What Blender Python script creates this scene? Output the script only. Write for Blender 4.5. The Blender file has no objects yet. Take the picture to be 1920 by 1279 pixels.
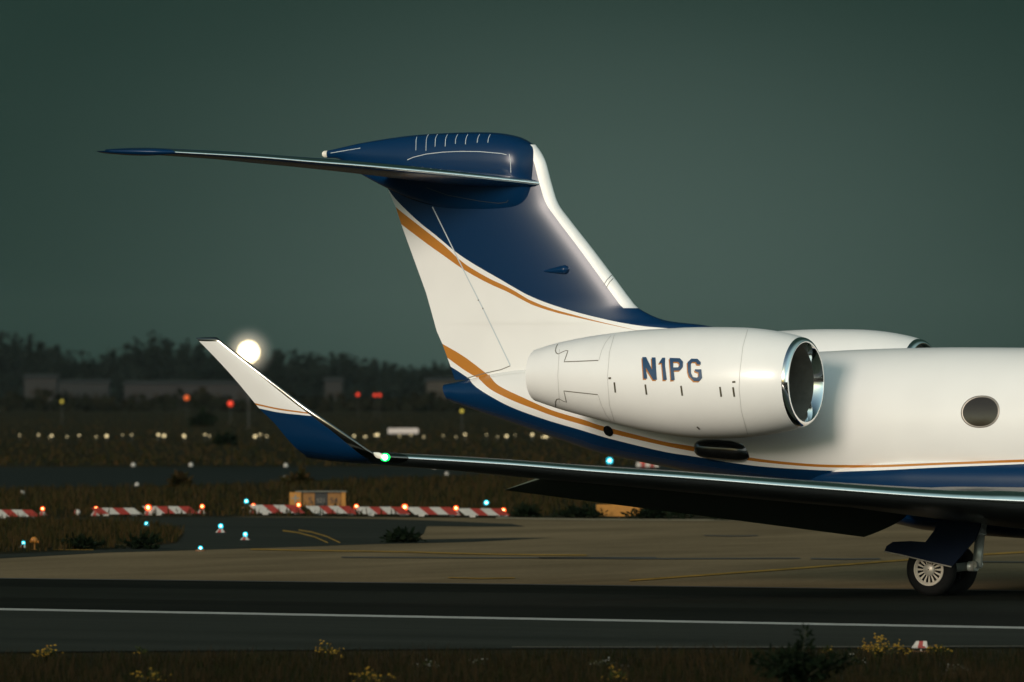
import bpy, bmesh, math, random
import numpy as np
from mathutils import Vector, Matrix
from mathutils.bvhtree import BVHTree
random.seed(7); rng = np.random.default_rng(7)
S = bpy.context.scene
COL = S.collection
rad = math.radians
# ------------------------------------------------------------------ camera
YAW, FPX, HORIZON, DW = rad(28), 13500.0, 735.0, 125.0
WHEEL_Y, HUB = -2.6, (1746.0, 1068.0)
CR = Vector((math.cos(YAW), math.sin(YAW), 0)); CF = Vector((-math.sin(YAW), math.cos(YAW), 0))
CAMZ = (1117.5 - HORIZON) / FPX * DW
W0 = Vector((0, WHEEL_Y, 0))
cxy = CR * (W0.dot(CR) - (HUB[0] - 960) / FPX * DW) + CF * (W0.dot(CF) - DW)
CAM = Vector((cxy.x, cxy.y, CAMZ))
PITCH = math.atan((HORIZON - 639.5) / FPX)
fwd = (CF * math.cos(PITCH) + Vector((0, 0, 1)) * math.sin(PITCH)).normalized()
up = CR.cross(fwd).normalized()
def ray(px, py): return (CR * (px - 960) + up * (639.5 - py) + fwd * FPX).normalized()
def at_y(px, py, Y=0.0):
    d = ray(px, py); return CAM + d * ((Y - CAM.y) / d.y)
def at_z(px, py, Z=0.0):
    d = ray(px, py); return CAM + d * ((Z - CAM.z) / d.z)
def at_depth(px, py, D):
    d = ray(px, py); return CAM + d * (D / d.dot(CF))
def proj(p):
    q = Vector(p) - CAM; k = q.dot(fwd); return 960 + FPX * q.dot(CR) / k, 639.5 - FPX * q.dot(up) / k
camd = bpy.data.cameras.new('camera'); cam = bpy.data.objects.new('camera', camd); COL.objects.link(cam)
cam.matrix_world = Matrix.Translation(CAM) @ Matrix((CR, up, -fwd)).transposed().to_4x4()
camd.sensor_width = 36; camd.lens = FPX / 1920 * 36; camd.clip_start = 1; camd.clip_end = 20000
camd.dof.use_dof = True; camd.dof.focus_distance = 125.5; camd.dof.aperture_fstop = 2.4
S.camera = cam
# ------------------------------------------------------------------ light
SUN_AZ_FROM_CAM, SUN_EL = 33.0, 16.0           # degrees to the left of the camera's own back, and up
a = math.atan2(-CF.y, -CF.x) - rad(SUN_AZ_FROM_CAM)
SUN = Vector((math.cos(a) * math.cos(rad(SUN_EL)), math.sin(a) * math.cos(rad(SUN_EL)), math.sin(rad(SUN_EL))))
sl = bpy.data.lights.new('sun', 'SUN'); so = bpy.data.objects.new('sun', sl); COL.objects.link(so)
sl.energy = 2.08; sl.angle = rad(15); sl.color = (1, .865, .79)
so.rotation_euler = (-SUN).to_track_quat('-Z', 'Y').to_euler(); so.location = SUN * 60
w = bpy.data.worlds.new('World'); S.world = w; w.use_nodes = True
nt = w.node_tree; N, L = nt.nodes, nt.links; N.clear()
def wn(t, **k):
    n = N.new(t)
    for a_, v in k.items(): setattr(n, a_, v)
    return n
out = wn('ShaderNodeOutputWorld'); bg = wn('ShaderNodeBackground'); sky = wn('ShaderNodeTexSky')
sky.sky_type = 'NISHITA'; sky.sun_disc = False; sky.sun_elevation = rad(SUN_EL)
sky.sun_rotation = math.atan2(SUN.x, SUN.y); sky.dust_density = 1.5; sky.air_density = 1.0
tc = wn('ShaderNodeTexCoord')
dotn = wn('ShaderNodeVectorMath', operation='DOT_PRODUCT'); dotn.inputs[1].default_value = Vector((SUN.x, SUN.y, 0)).normalized()
L.new(tc.outputs['Generated'], dotn.inputs[0])
mr = wn('ShaderNodeMapRange', interpolation_type='SMOOTHSTEP'); mr.inputs[1].default_value = 0.45; mr.inputs[2].default_value = -0.55
L.new(dotn.outputs['Value'], mr.inputs[0])
# a storm bank: dark teal cloud with a paler break above the tail
brk = wn('ShaderNodeVectorMath', operation='SUBTRACT'); brk.inputs[1].default_value = ray(1150, 430); L.new(tc.outputs['Generated'], brk.inputs[0])
brs = wn('ShaderNodeVectorMath', operation='MULTIPLY'); brs.inputs[1].default_value = (1, 1, 2.0); L.new(brk.outputs[0], brs.inputs[0])
brl = wn('ShaderNodeVectorMath', operation='LENGTH'); L.new(brs.outputs[0], brl.inputs[0])
m2 = wn('ShaderNodeMapRange', interpolation_type='SMOOTHSTEP'); m2.inputs[1].default_value = .098; m2.inputs[2].default_value = 0.0; L.new(brl.outputs['Value'], m2.inputs[0])
nz = wn('ShaderNodeTexNoise'); nz.inputs['Scale'].default_value = 14; nz.inputs['Detail'].default_value = 3; nz.inputs['Roughness'].default_value = .45
mapn = wn('ShaderNodeMapping'); mapn.inputs['Scale'].default_value = (1, 1, 2.2)
L.new(tc.outputs['Generated'], mapn.inputs[0]); L.new(mapn.outputs[0], nz.inputs[0])
mm = wn('ShaderNodeMath', operation='MULTIPLY_ADD'); mm.inputs[1].default_value = .24; L.new(nz.outputs['Fac'], mm.inputs[0]); L.new(m2.outputs[0], mm.inputs[2])
sb = wn('ShaderNodeMath', operation='SUBTRACT'); L.new(mm.outputs[0], sb.inputs[0]); sb.inputs[1].default_value = .12
cr = wn('ShaderNodeValToRGB'); cr.color_ramp.elements[0].color = (.0165, .037, .0295, 1); cr.color_ramp.elements[1].color = (.056, .090, .077, 1)
cr.color_ramp.elements[0].position = .0; cr.color_ramp.elements[1].position = 1
L.new(sb.outputs[0], cr.inputs[0])
skm = wn('ShaderNodeVectorMath', operation='SCALE'); skm.inputs['Scale'].default_value = 0.11
tint = wn('ShaderNodeVectorMath', operation='MULTIPLY'); tint.inputs[1].default_value = (.86, 1.0, .88); L.new(sky.outputs[0], tint.inputs[0]); L.new(tint.outputs[0], skm.inputs[0])
mx = wn('ShaderNodeMix', data_type='RGBA'); L.new(mr.outputs[0], mx.inputs['Factor']); L.new(cr.outputs[0], mx.inputs['B'])
# unseen sky shaped for reflections: sunward horizon darkened, bright strip added ahead of nose
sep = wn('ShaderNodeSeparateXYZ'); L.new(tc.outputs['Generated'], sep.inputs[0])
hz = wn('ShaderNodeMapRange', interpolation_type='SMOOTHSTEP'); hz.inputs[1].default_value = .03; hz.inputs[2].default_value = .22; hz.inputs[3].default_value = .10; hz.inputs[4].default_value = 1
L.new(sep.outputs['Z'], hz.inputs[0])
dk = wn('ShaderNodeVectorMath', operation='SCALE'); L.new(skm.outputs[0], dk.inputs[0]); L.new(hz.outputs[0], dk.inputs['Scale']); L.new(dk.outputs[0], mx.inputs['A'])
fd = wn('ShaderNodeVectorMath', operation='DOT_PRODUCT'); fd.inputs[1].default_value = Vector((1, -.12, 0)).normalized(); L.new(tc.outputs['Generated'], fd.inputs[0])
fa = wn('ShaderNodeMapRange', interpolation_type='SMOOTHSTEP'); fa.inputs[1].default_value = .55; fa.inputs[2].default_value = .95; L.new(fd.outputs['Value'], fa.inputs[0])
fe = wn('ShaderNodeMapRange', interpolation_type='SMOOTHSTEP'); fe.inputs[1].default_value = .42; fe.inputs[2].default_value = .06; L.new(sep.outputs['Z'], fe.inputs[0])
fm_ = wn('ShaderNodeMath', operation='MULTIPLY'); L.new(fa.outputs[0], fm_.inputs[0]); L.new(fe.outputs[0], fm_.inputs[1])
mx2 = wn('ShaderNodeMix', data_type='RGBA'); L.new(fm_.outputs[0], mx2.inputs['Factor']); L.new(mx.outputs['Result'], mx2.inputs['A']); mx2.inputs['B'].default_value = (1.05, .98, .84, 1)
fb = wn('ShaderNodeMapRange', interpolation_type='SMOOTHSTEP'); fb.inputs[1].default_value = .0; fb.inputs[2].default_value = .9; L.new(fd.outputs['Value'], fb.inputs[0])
ad = wn('ShaderNodeVectorMath', operation='SCALE'); ad.inputs[0].default_value = (.32, .48, .49); L.new(fb.outputs[0], ad.inputs['Scale'])  # pale sky added out of view to brighten metal edges and fill shade
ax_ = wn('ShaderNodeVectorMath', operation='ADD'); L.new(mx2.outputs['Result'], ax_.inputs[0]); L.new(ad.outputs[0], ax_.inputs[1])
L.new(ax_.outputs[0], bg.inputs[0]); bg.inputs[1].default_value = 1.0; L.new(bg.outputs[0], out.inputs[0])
S.view_settings.view_transform = 'Standard'; S.view_settings.look = 'None'; S.view_settings.exposure = 0; S.view_settings.gamma = 1
S.cycles.max_bounces = 6; S.cycles.use_denoising = True
# ------------------------------------------------------------------ materials
MATS = {}
def mat(name, color, rough=.5, metal=0.0, coat=0.0, noise=0.0, scale=5.0, emit=None, bump=0.0, spec=.5, stretch=None, color2=None):
    m = bpy.data.materials.new(name); m.use_nodes = True; t = m.node_tree; p = t.nodes['Principled BSDF']
    p.inputs['Base Color'].default_value = (*color, 1); p.inputs['Roughness'].default_value = rough; p.inputs['Metallic'].default_value = metal
    p.inputs['Coat Weight'].default_value = coat; p.inputs['Coat Roughness'].default_value = .08; p.inputs['Specular IOR Level'].default_value = spec
    if emit: p.inputs['Emission Color'].default_value = (*emit[0], 1); p.inputs['Emission Strength'].default_value = emit[1]
    if noise or bump:
        c = t.nodes.new('ShaderNodeTexCoord'); mp = t.nodes.new('ShaderNodeMapping'); mp.inputs['Scale'].default_value = stretch or (1, 1, 1)
        n = t.nodes.new('ShaderNodeTexNoise'); n.inputs['Scale'].default_value = scale; n.inputs['Detail'].default_value = 6; n.inputs['Roughness'].default_value = .65
        t.links.new(c.outputs['Object'], mp.inputs[0]); t.links.new(mp.outputs[0], n.inputs[0])
        if noise:
            r = t.nodes.new('ShaderNodeValToRGB'); r.color_ramp.elements[0].position = .3; r.color_ramp.elements[1].position = .72
            c2 = color2 or tuple(min(1, x * (1 + noise)) for x in color); c1 = tuple(x * (1 - noise) for x in color) if not color2 else color
            r.color_ramp.elements[0].color = (*c1, 1); r.color_ramp.elements[1].color = (*c2, 1)
            t.links.new(n.outputs['Fac'], r.inputs[0]); t.links.new(r.outputs[0], p.inputs['Base Color'])
        if bump:
            b = t.nodes.new('ShaderNodeBump'); b.inputs['Strength'].default_value = bump; b.inputs['Distance'].default_value = .02
            t.links.new(n.outputs['Fac'], b.inputs['Height']); t.links.new(b.outputs[0], p.inputs['Normal'])
    MATS[name] = m; return m
WHITE, BLUE, GOLD = (.79, .785, .75), (.0012, .022, .068), (.44, .175, .028)
white = mat('white_paint', WHITE, .36, coat=.15, noise=.025, scale=1.3)
blue = mat('blue_paint', BLUE, .27, coat=0, spec=.26)
gold = mat('gold_paint', GOLD, .3, coat=.3)
chrome = mat('polished_lip', (.86, .86, .84), .07, 1.0)
alu = mat('leading_edge_metal', (.82, .82, .80), .12, 1.0, noise=.05, scale=3)
bootm = mat('fin_edge_metal', (.74, .74, .71), .55, .35, noise=.06, scale=4)
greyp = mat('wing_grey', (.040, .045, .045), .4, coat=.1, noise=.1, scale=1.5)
darkp = mat('dark_duct', (.15, .135, .11), .5, noise=.3, scale=3)
blackg = mat('black_gloss', (.006, .006, .006), .12, coat=.6)
line_d = mat('panel_gap', (.16, .15, .12), .7)
line_l = mat('sealant_line', (.46, .52, .55), .5)
slotm = mat('drain_slot', (.06, .05, .025), .6)
glass = mat('cabin_glass', (.022, .017, .013), .05, spec=.5)
rubber = mat('tyre_rubber', (.006, .006, .0055), .8, spec=.2, noise=.2, scale=14)
rimm = mat('wheel_rim', (.55, .50, .42), .38, .35)
steel = mat('gear_steel', (.50, .52, .46), .4, .4, noise=.1, scale=8)
fanm = mat('fan_blade', (.26, .24, .21), .4, .6)
lens_g = mat('green_lens', (.02, .5, .12), .2, emit=((.004, 1, .13), 2.2)); core_g = mat('green_core', (.5, 1, .6), .2, emit=((.30, 1, .55), 14))
lens_w = mat('clear_lens', (.75, .72, .62), .15, emit=((1, .9, .7), .15))
def livery(name, edge_white=WHITE):
    """white paint; blue above the upper line, gold between the lines, the same again below, read from attributes"""
    m = bpy.data.materials.new(name); m.use_nodes = True; t = m.node_tree; p = t.nodes['Principled BSDF']
    p.inputs['Roughness'].default_value = .26; p.inputs['Coat Weight'].default_value = .0; p.inputs['Coat Roughness'].default_value = .12; p.inputs['Specular IOR Level'].default_value = .32
    def at(n):
        x = t.nodes.new('ShaderNodeAttribute'); x.attribute_name = n
        g = t.nodes.new('ShaderNodeMath'); g.operation = 'GREATER_THAN'; g.inputs[1].default_value = 0; t.links.new(x.outputs['Fac'], g.inputs[0]); return g.outputs[0]
    def math_(op, a_, b_=None):
        g = t.nodes.new('ShaderNodeMath'); g.operation = op; t.links.new(a_, g.inputs[0])
        if b_ is not None: t.links.new(b_, g.inputs[1])
        return g.outputs[0]
    def inv(a_):
        g = t.nodes.new('ShaderNodeMath'); g.operation = 'SUBTRACT'; g.inputs[0].default_value = 1; t.links.new(a_, g.inputs[1]); return g.outputs[0]
    c = t.nodes.new('ShaderNodeTexCoord'); n = t.nodes.new('ShaderNodeTexNoise'); n.inputs['Scale'].default_value = 1.1; n.inputs['Detail'].default_value = 5
    t.links.new(c.outputs['Object'], n.inputs[0])
    r = t.nodes.new('ShaderNodeValToRGB'); r.color_ramp.elements[0].position = .35; r.color_ramp.elements[1].position = .7
    r.color_ramp.elements[0].color = (*[x * .955 for x in edge_white], 1); r.color_ramp.elements[1].color = (*edge_white, 1); t.links.new(n.outputs['Fac'], r.inputs[0])
    cur = r.outputs[0]
    def over(fac, colr):
        nonlocal cur
        k = t.nodes.new('ShaderNodeMix'); k.data_type = 'RGBA'; t.links.new(fac, k.inputs['Factor']); t.links.new(cur, k.inputs['A']); k.inputs['B'].default_value = (*colr, 1); cur = k.outputs['Result']
    over(math_('MULTIPLY', at('up_gold_low'), inv(at('up_gold_high'))), GOLD)
    over(at('up_blue'), BLUE)
    over(math_('MULTIPLY', at('low_gold_low'), inv(at('low_gold_high'))), GOLD)
    over(inv(at('low_blue')), BLUE)
    t.links.new(cur, p.inputs['Base Color'])
    MATS[name] = m; return m
liv = livery('livery_paint')
# ------------------------------------------------------------------ object helpers
def link(o, parent=None):
    COL.objects.link(o)
    if parent is not None: o.parent = parent
    return o
def tag(o, label=None, cat=None, group=None, kind=None):
    if label: o['label'] = label
    if cat: o['category'] = cat
    if group: o['group'] = group
    if kind: o['kind'] = kind
    return o
def empty(name, loc, label, cat, group=None, rz=0):
    o = bpy.data.objects.new(name, None); o.empty_display_size = .2; link(o); o.location = loc; o.rotation_euler.z = rz
    return tag(o, label, cat, group)
def mesh(name, V, F, m, parent=None, smooth=True, auto=None):
    me = bpy.data.meshes.new(name); me.from_pydata([tuple(v) for v in V], [], [tuple(f) for f in F]); me.update()
    for k in (m if isinstance(m, (list, tuple)) else [m]): me.materials.append(k)
    if smooth:
        me.polygons.foreach_set('use_smooth', [True] * len(me.polygons))
        if auto: me.set_sharp_from_angle(angle=rad(auto))
    return link(bpy.data.objects.new(name, me), parent)
class MB:
    """collects shapes into one mesh"""
    def __init__(s): s.V, s.F, s.M = [], [], []
    def add(s, V, F, mi=0):
        b = len(s.V); s.V += [Vector(v) for v in V]; s.F += [tuple(i + b for i in f) for f in F]; s.M += [mi] * len(F); return s
    def box(s, c, d, mi=0, rz=0, taper=1.0):
        V = [Vector((x * d[0] / 2 * (taper if z > 0 else 1), y * d[1] / 2 * (taper if z > 0 else 1), z * d[2] / 2)) for z in (-1, 1) for x, y in ((-1, -1), (1, -1), (1, 1), (-1, 1))]
        R = Matrix.Rotation(rz, 3, 'Z')
        return s.add([R @ v + Vector(c) for v in V], [(3, 2, 1, 0), (4, 5, 6, 7), (0, 1, 5, 4), (1, 2, 6, 5), (2, 3, 7, 6), (3, 0, 4, 7)], mi)
    def tube(s, pts, r, n=10, mi=0, caps=True):
        pts = [Vector(p) for p in pts]; rs = r if isinstance(r, (list, tuple)) else [r] * len(pts); V, F = [], []
        for i, p in enumerate(pts):
            d = (pts[min(i + 1, len(pts) - 1)] - pts[max(i - 1, 0)]).normalized()
            a_ = d.cross(Vector((0, 0, 1)) if abs(d.z) < .9 else Vector((1, 0, 0))).normalized(); b_ = d.cross(a_)
            V += [p + (a_ * math.cos(t) + b_ * math.sin(t)) * rs[i] for t in np.linspace(0, 2 * math.pi, n, endpoint=False)]
        for i in range(len(pts) - 1):
            for k in range(n): F.append((i * n + k, i * n + (k + 1) % n, (i + 1) * n + (k + 1) % n, (i + 1) * n + k))
        if caps: F += [tuple(range(n)), tuple((len(pts) - 1) * n + k for k in reversed(range(n)))]
        return s.add(V, F, mi)
    def sphere(s, c, r, n=14, mi=0, sz=1.0):
        prof = [(r * math.sin(t), r * sz * math.cos(t)) for t in np.linspace(0, math.pi, n // 2 + 1)]
        return s.lathe(prof, c, n, mi)
    def lathe(s, prof, c=(0, 0, 0), n=20, mi=0):
        c = Vector(c); V, F = [], []
        for r_, z in prof: V += [c + Vector((r_ * math.cos(t), r_ * math.sin(t), z)) for t in np.linspace(0, 2 * math.pi, n, endpoint=False)]
        for i in range(len(prof) - 1):
            for k in range(n): F.append((i * n + k, (i + 1) * n + k, (i + 1) * n + (k + 1) % n, i * n + (k + 1) % n))
        return s.add(V, F, mi)
    def build(s, name, m, parent=None, smooth=False, auto=None):
        o = mesh(name, s.V, s.F, m, parent, smooth, auto)
        if len(o.data.materials) > 1: o.data.polygons.foreach_set('material_index', s.M)
        return o
def loft(rings, closed=True, cap0=False, cap1=False):
    n = len(rings[0]); V = [v for r_ in rings for v in r_]; F = []
    for i in range(len(rings) - 1):
        for k in range(n if closed else n - 1):
            F.append((i * n + k, i * n + (k + 1) % n, (i + 1) * n + (k + 1) % n, (i + 1) * n + k))
    if cap0: F.append(tuple(reversed(range(n))))
    if cap1: F.append(tuple((len(rings) - 1) * n + k for k in range(n)))
    return V, F
def interp(tab, q):
    t = sorted(tab); return float(np.interp(q, [x for x, _ in t], [y for _, y in t]))
def smooth_tab(tab, step=4.0):
    """Catmull-Rom through measured points, resampled"""
    P = [np.array(p, float) for p in tab]; P = [2 * P[0] - P[1]] + P + [2 * P[-1] - P[-2]]; o = []
    for i in range(1, len(P) - 2):
        n = max(2, int(np.linalg.norm(P[i + 1] - P[i]) / step))
        for k in range(n):
            t = k / n
            o.append(.5 * (2 * P[i] + (P[i + 1] - P[i - 1]) * t + (2 * P[i - 1] - 5 * P[i] + 4 * P[i + 1] - P[i + 2]) * t * t + (3 * P[i] - P[i - 1] - 3 * P[i + 1] + P[i + 2]) * t ** 3))
    o.append(P[-2]); return [tuple(p) for p in o]
def bvh_of(*ob):
    V, F = [], []
    for o in ob:
        b = len(V); V += [v.co.copy() for v in o.data.vertices]; F += [tuple(i + b for i in p.vertices) for p in o.data.polygons]
    return BVHTree.FromPolygons(V, F)
def hit(bv, px, py):
    r_ = bv.ray_cast(CAM, ray(px, py)); return (r_[0], r_[1]) if r_[0] is not None else None
def paint(o, bv, curves):
    """stores, per vertex, the height above each paint line; a line is measured on the near side and holds for both sides"""
    x = np.array([v.co.x for v in o.data.vertices]); z = np.array([v.co.z for v in o.data.vertices])
    for nm in ('up_blue', 'up_gold_low', 'up_gold_high', 'low_gold_low', 'low_gold_high', 'low_blue'):
        if nm in curves:
            h = [hit(bv, *p) for p in smooth_tab(curves[nm])]; q = sorted((a_[0].x, a_[0].z) for a_ in h if a_)
            qx = np.array([a_ for a_, _ in q]); qz = np.array([b_ for _, b_ in q])
            k = min(6, len(q) - 1); s0 = (qz[k] - qz[0]) / (qx[k] - qx[0]); s1 = (qz[-1] - qz[-1 - k]) / (qx[-1] - qx[-1 - k])
            f = np.interp(x, qx, qz); f = np.where(x < qx[0], qz[0] + s0 * (x - qx[0]), f); f = np.where(x > qx[-1], qz[-1] + s1 * (x - qx[-1]), f)
            d = z - f
        else: d = np.full(len(x), -1.0 if nm.startswith('up') else 1.0)
        o.data.attributes.new(nm, 'FLOAT', 'POINT').data.foreach_set('value', d.astype(np.float32))
def ribbon(name, bv, pts, width, m, parent, lift=.004, dense=3.0, smooth=False):
    """a thin strip lying on a surface along measured points"""
    P = smooth_tab(pts, dense) if smooth else []
    if not smooth:
        for i in range(len(pts) - 1):
            a_, b_ = np.array(pts[i], float), np.array(pts[i + 1], float); n = max(1, int(np.linalg.norm(b_ - a_) / dense))
            P += [tuple(a_ + (b_ - a_) * k / n) for k in range(n)]
        P.append(tuple(pts[-1]))
    H = [h for h in (hit(bv, *p) for p in P) if h]
    H = [H[0]] + [H[i] for i in range(1, len(H)) if (H[i][0] - H[i - 1][0]).length < .3]
    V, F = [], []
    for i, (p, nn) in enumerate(H):
        d = H[min(i + 1, len(H) - 1)][0] - H[max(i - 1, 0)][0]
        if nn.dot(ray(*P[0])) > 0: nn = -nn
        s_ = d.cross(nn).normalized() * width / 2; V += [p + nn * lift + s_, p + nn * lift - s_]
    F = [(2 * i, 2 * i + 1, 2 * i + 3, 2 * i + 2) for i in range(len(H) - 1)]
    return V, F
def ribbons(name, bv, lines, width, m, parent, **k):
    for l in lines:
        V, F = ribbon(name, bv, l, width, m, parent, **k); o = mesh(name, V, F, m, parent, False)
    return o
def decal(polys, bv, lift, cell=2.0):
    """polygons in measured points, cut fine and laid on a curved surface"""
    bm = bmesh.new()
    for poly in polys:
        vs = [bm.verts.new((x, -y, 0)) for x, y in poly]
        es = [bm.edges.new((vs[i], vs[(i + 1) % len(vs)])) for i in range(len(vs))]
        bmesh.ops.triangle_fill(bm, use_beauty=True, edges=es)
    ys = [v.co.y for v in bm.verts]
    for y in np.arange(min(ys) + cell, max(ys), cell):
        bmesh.ops.bisect_plane(bm, geom=bm.verts[:] + bm.edges[:] + bm.faces[:], plane_co=(0, y, 0), plane_no=(0, 1, 0))
    V, ok = [], []
    for v in bm.verts:
        h = hit(bv, v.co.x, -v.co.y); v.index = len(V)
        if h is None: V.append(None); continue
        p, nn = h
        if nn.dot(ray(v.co.x, -v.co.y)) > 0: nn = -nn
        V.append(p + nn * lift)
    F = [tuple(v.index for v in f.verts) for f in bm.faces if all(V[v.index] is not None for v in f.verts)]
    bm.free(); V = [v if v is not None else Vector((0, 0, 0)) for v in V]
    return V, F
# aerofoil: (u, v) from the upper trailing edge round the nose to the lower one
def aerofoil(n=26, camber=.0, te=.004):
    u = [(.5 * (1 + math.cos(t))) for t in np.linspace(0, math.pi, n)]
    th = lambda c: 5 * (.2969 * math.sqrt(c) - .126 * c - .3516 * c * c + .2843 * c ** 3 - .1036 * c ** 4) + te * c
    return [(c, th(c) + camber * 4 * c * (1 - c)) for c in u] + [(c, -th(c) + camber * 4 * c * (1 - c)) for c in reversed(u[:-1])]
# ================================================================== THE JET
jet = empty('business_jet', (0, 0, 0), 'white and blue private jet with gold stripes taxiing on the dark taxiway', 'airplane')
Z = lambda px, py, Y=0.0: at_y(px, py, Y)
# ---- fuselage
TOP = [(833, 721), (870, 714), (920, 702), (1000, 690), (1200, 678), (1400, 667), (1546, 659), (1642, 654.5), (1774, 651.5), (1920, 652)]
BOT = [(843, 750), (860, 757.6), (921, 779), (982, 800), (1043, 821.6), (1104, 842), (1145, 854), (1251, 876), (1330, 891), (1450, 910), (1600, 932), (1700, 942), (1920, 945)]
st = []
tp, bt = smooth_tab(TOP), smooth_tab(BOT)
for px in list(np.arange(846, 1921, 6)):
    t_, b_ = Z(px, interp(tp, px)), Z(px, interp(bt, px)); st.append((t_.x, (t_.z + b_.z) / 2, (t_.z - b_.z) / 2))
R0, zc0, x0 = st[-1][2], st[-1][1], st[-1][0]
for x in np.arange(x0 + .3, 12.5, .35): st.append((x, zc0, R0))
for t in np.linspace(.04, 1, 22):
    k = math.sqrt(max(0, 1 - t ** 1.9)); st.append((12.5 + 3.4 * t, zc0 - .42 * t ** 1.6, max(R0 * k, .02)))
NR = 96; rings = []
for i, (x, zc, r_) in enumerate(st):
    w_ = r_ * (1.0 if x > -3 else 1.0)
    rings.append([Vector((x, w_ * math.sin(t), zc + r_ * math.cos(t))) for t in np.linspace(0, 2 * math.pi, NR, endpoint=False)])
# slanted tail end
e0, e1 = Z(834, 721), Z(844, 751)
tail = []
for t in np.linspace(0, 2 * math.pi, NR, endpoint=False):
    c = (math.cos(t) + 1) / 2; tail.append(Vector((e1.x + (e0.x - e1.x) * c, .155 * math.sin(t), e1.z + (e0.z - e1.z) * c)))
V, F = loft([tail] + rings, True, True, True)
fus = mesh('fuselage', V, F, liv, jet, True, 50)
bf = bvh_of(fus)
# ---- belly fairing
fr = []
for px, zb, hw, zt in ((1460, 905, .1, 895), (1530, 921, .6, 888), (1590, 938, 1.0, 878), (1640, 960, 1.24, 866), (1687, 980, 1.36, 857), (1750, 994, 1.44, 851), (1840, 1003, 1.47, 849), (1920, 1009, 1.49, 848), (2150, 1015, 1.5, 848), (2500, 1010, 1.46, 850), (2620, 985, 1.2, 865), (2680, 955, .5, 890)):
    b_ = Z(px, zb); top_z = CAMZ - (zt - HORIZON) / FPX * 124.0
    fr.append((b_.x, b_.z, hw, top_z))
xs = [f[0] for f in fr]; frr = []
for x in np.linspace(xs[0], xs[-1], 70):
    zb, hw, zt = (float(np.interp(x, xs, [f[k] for f in fr])) for k in (1, 2, 3)); zc = zb + (zt - zb) * .62
    ring_ = []
    for t in np.linspace(0, 2 * math.pi, 80, endpoint=False):
        s_, c_ = math.sin(t), math.cos(t); e = 2 / 2.7
        ring_.append(Vector((x, hw * math.copysign(abs(s_) ** e, s_), zc + ((zt - zc) if c_ > 0 else (zc - zb)) * math.copysign(abs(c_) ** e, c_))))
    frr.append(ring_)
V, F = loft(frr, True, True, True)
fair = mesh('belly_fairing', V, F, liv, jet, True, 50)
LOWER = {'low_gold_high': [(919, 706), (931, 720), (951.5, 732), (982, 746), (1012.5, 760), (1043, 772), (1094, 787), (1130, 799), (1240, 827), (1298, 837), (1411, 858.7), (1521, 870), (1605, 872), (1661, 871.5), (1774, 867), (1920, 861.5)],
         'low_gold_low': [(898.6, 711), (921, 731), (962, 751.5), (1002, 767), (1043, 782), (1104, 800), (1145, 812.5), (1240, 834.5), (1298, 846), (1411, 864.5), (1521, 875), (1605, 877), (1661, 876), (1774, 871.5), (1920, 866.6)],
         'low_blue': [(878, 708), (890.5, 724), (921, 744), (962, 765), (1023, 787), (1084, 805), (1145, 823), (1240, 846), (1298, 855.5), (1411, 873), (1521, 881), (1605, 883.5), (1661, 881.5), (1774, 876), (1920, 870)]}
both = bvh_of(fus, fair)
paint(fus, bf, LOWER); paint(fair, both, {k: [p for p in v if p[0] > 1600] for k, v in LOWER.items()})
# ---- cabin windows (frame, pane)
def cabin_window(cx, cy, x_off=0.0):
    c, nn = hit(bf, cx, cy)
    if nn.y > 0: nn = -nn
    bx, bz = .352, .268
    def surf(x, z):
        i = np.searchsorted([s_[0] for s_ in st], x); x1 = st[min(i, len(st) - 1)]; return -math.sqrt(max(.01, x1[2] ** 2 - (z - x1[1]) ** 2))
    def ringp(k, lift): return [Vector((c.x + x_off + bx * k * math.copysign(abs(math.cos(t)) ** .9, math.cos(t)), surf(c.x + x_off, c.z + bz * k * math.sin(t)) - lift, c.z + bz * k * math.sin(t))) for t in np.linspace(0, 2 * math.pi, 40, endpoint=False)]
    V, F = loft([ringp(1.06, .001), ringp(1.04, .006), ringp(.97, .006), ringp(.94, .002)])
    f = mesh('window', V, F, MATS['window_ring'], fus, True)
    V, F = loft([ringp(.95, .003), ringp(.6, .0035), ringp(.2, .0035)], True, False, True); mesh('pane', V, F, glass, f, True)
mat('window_ring', (.22, .20, .17), .35, .3)
for k in range(7): cabin_window(1838, 772, k * 1.42)
# ---- small things on the fuselage side
o = MB()
c, nn = hit(bf, 1141, 808); 
if nn.y > 0: nn = -nn
ax = Vector((1, 0, 0)); ax = (ax - nn * ax.dot(nn)).normalized(); ay = nn.cross(ax)
V = [c + nn * .01 + (ax * math.cos(t) + ay * math.sin(t)) * .105 for t in np.linspace(0, 2 * math.pi, 24, endpoint=False)] + [c - nn * .03 + (ax * math.cos(t) + ay * math.sin(t)) * .08 for t in np.linspace(0, 2 * math.pi, 24, endpoint=False)]
V = V[:24] + [c + nn * .012 + (ax * math.cos(t) + ay * math.sin(t)) * .085 for t in np.linspace(0, 2 * math.pi, 24, endpoint=False)]
F = [(k, (k + 1) % 24, 24 + (k + 1) % 24, 24 + k) for k in range(24)] + [tuple(range(24, 48))]
mesh('drain_vent', V, F, blackg, jet)
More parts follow.
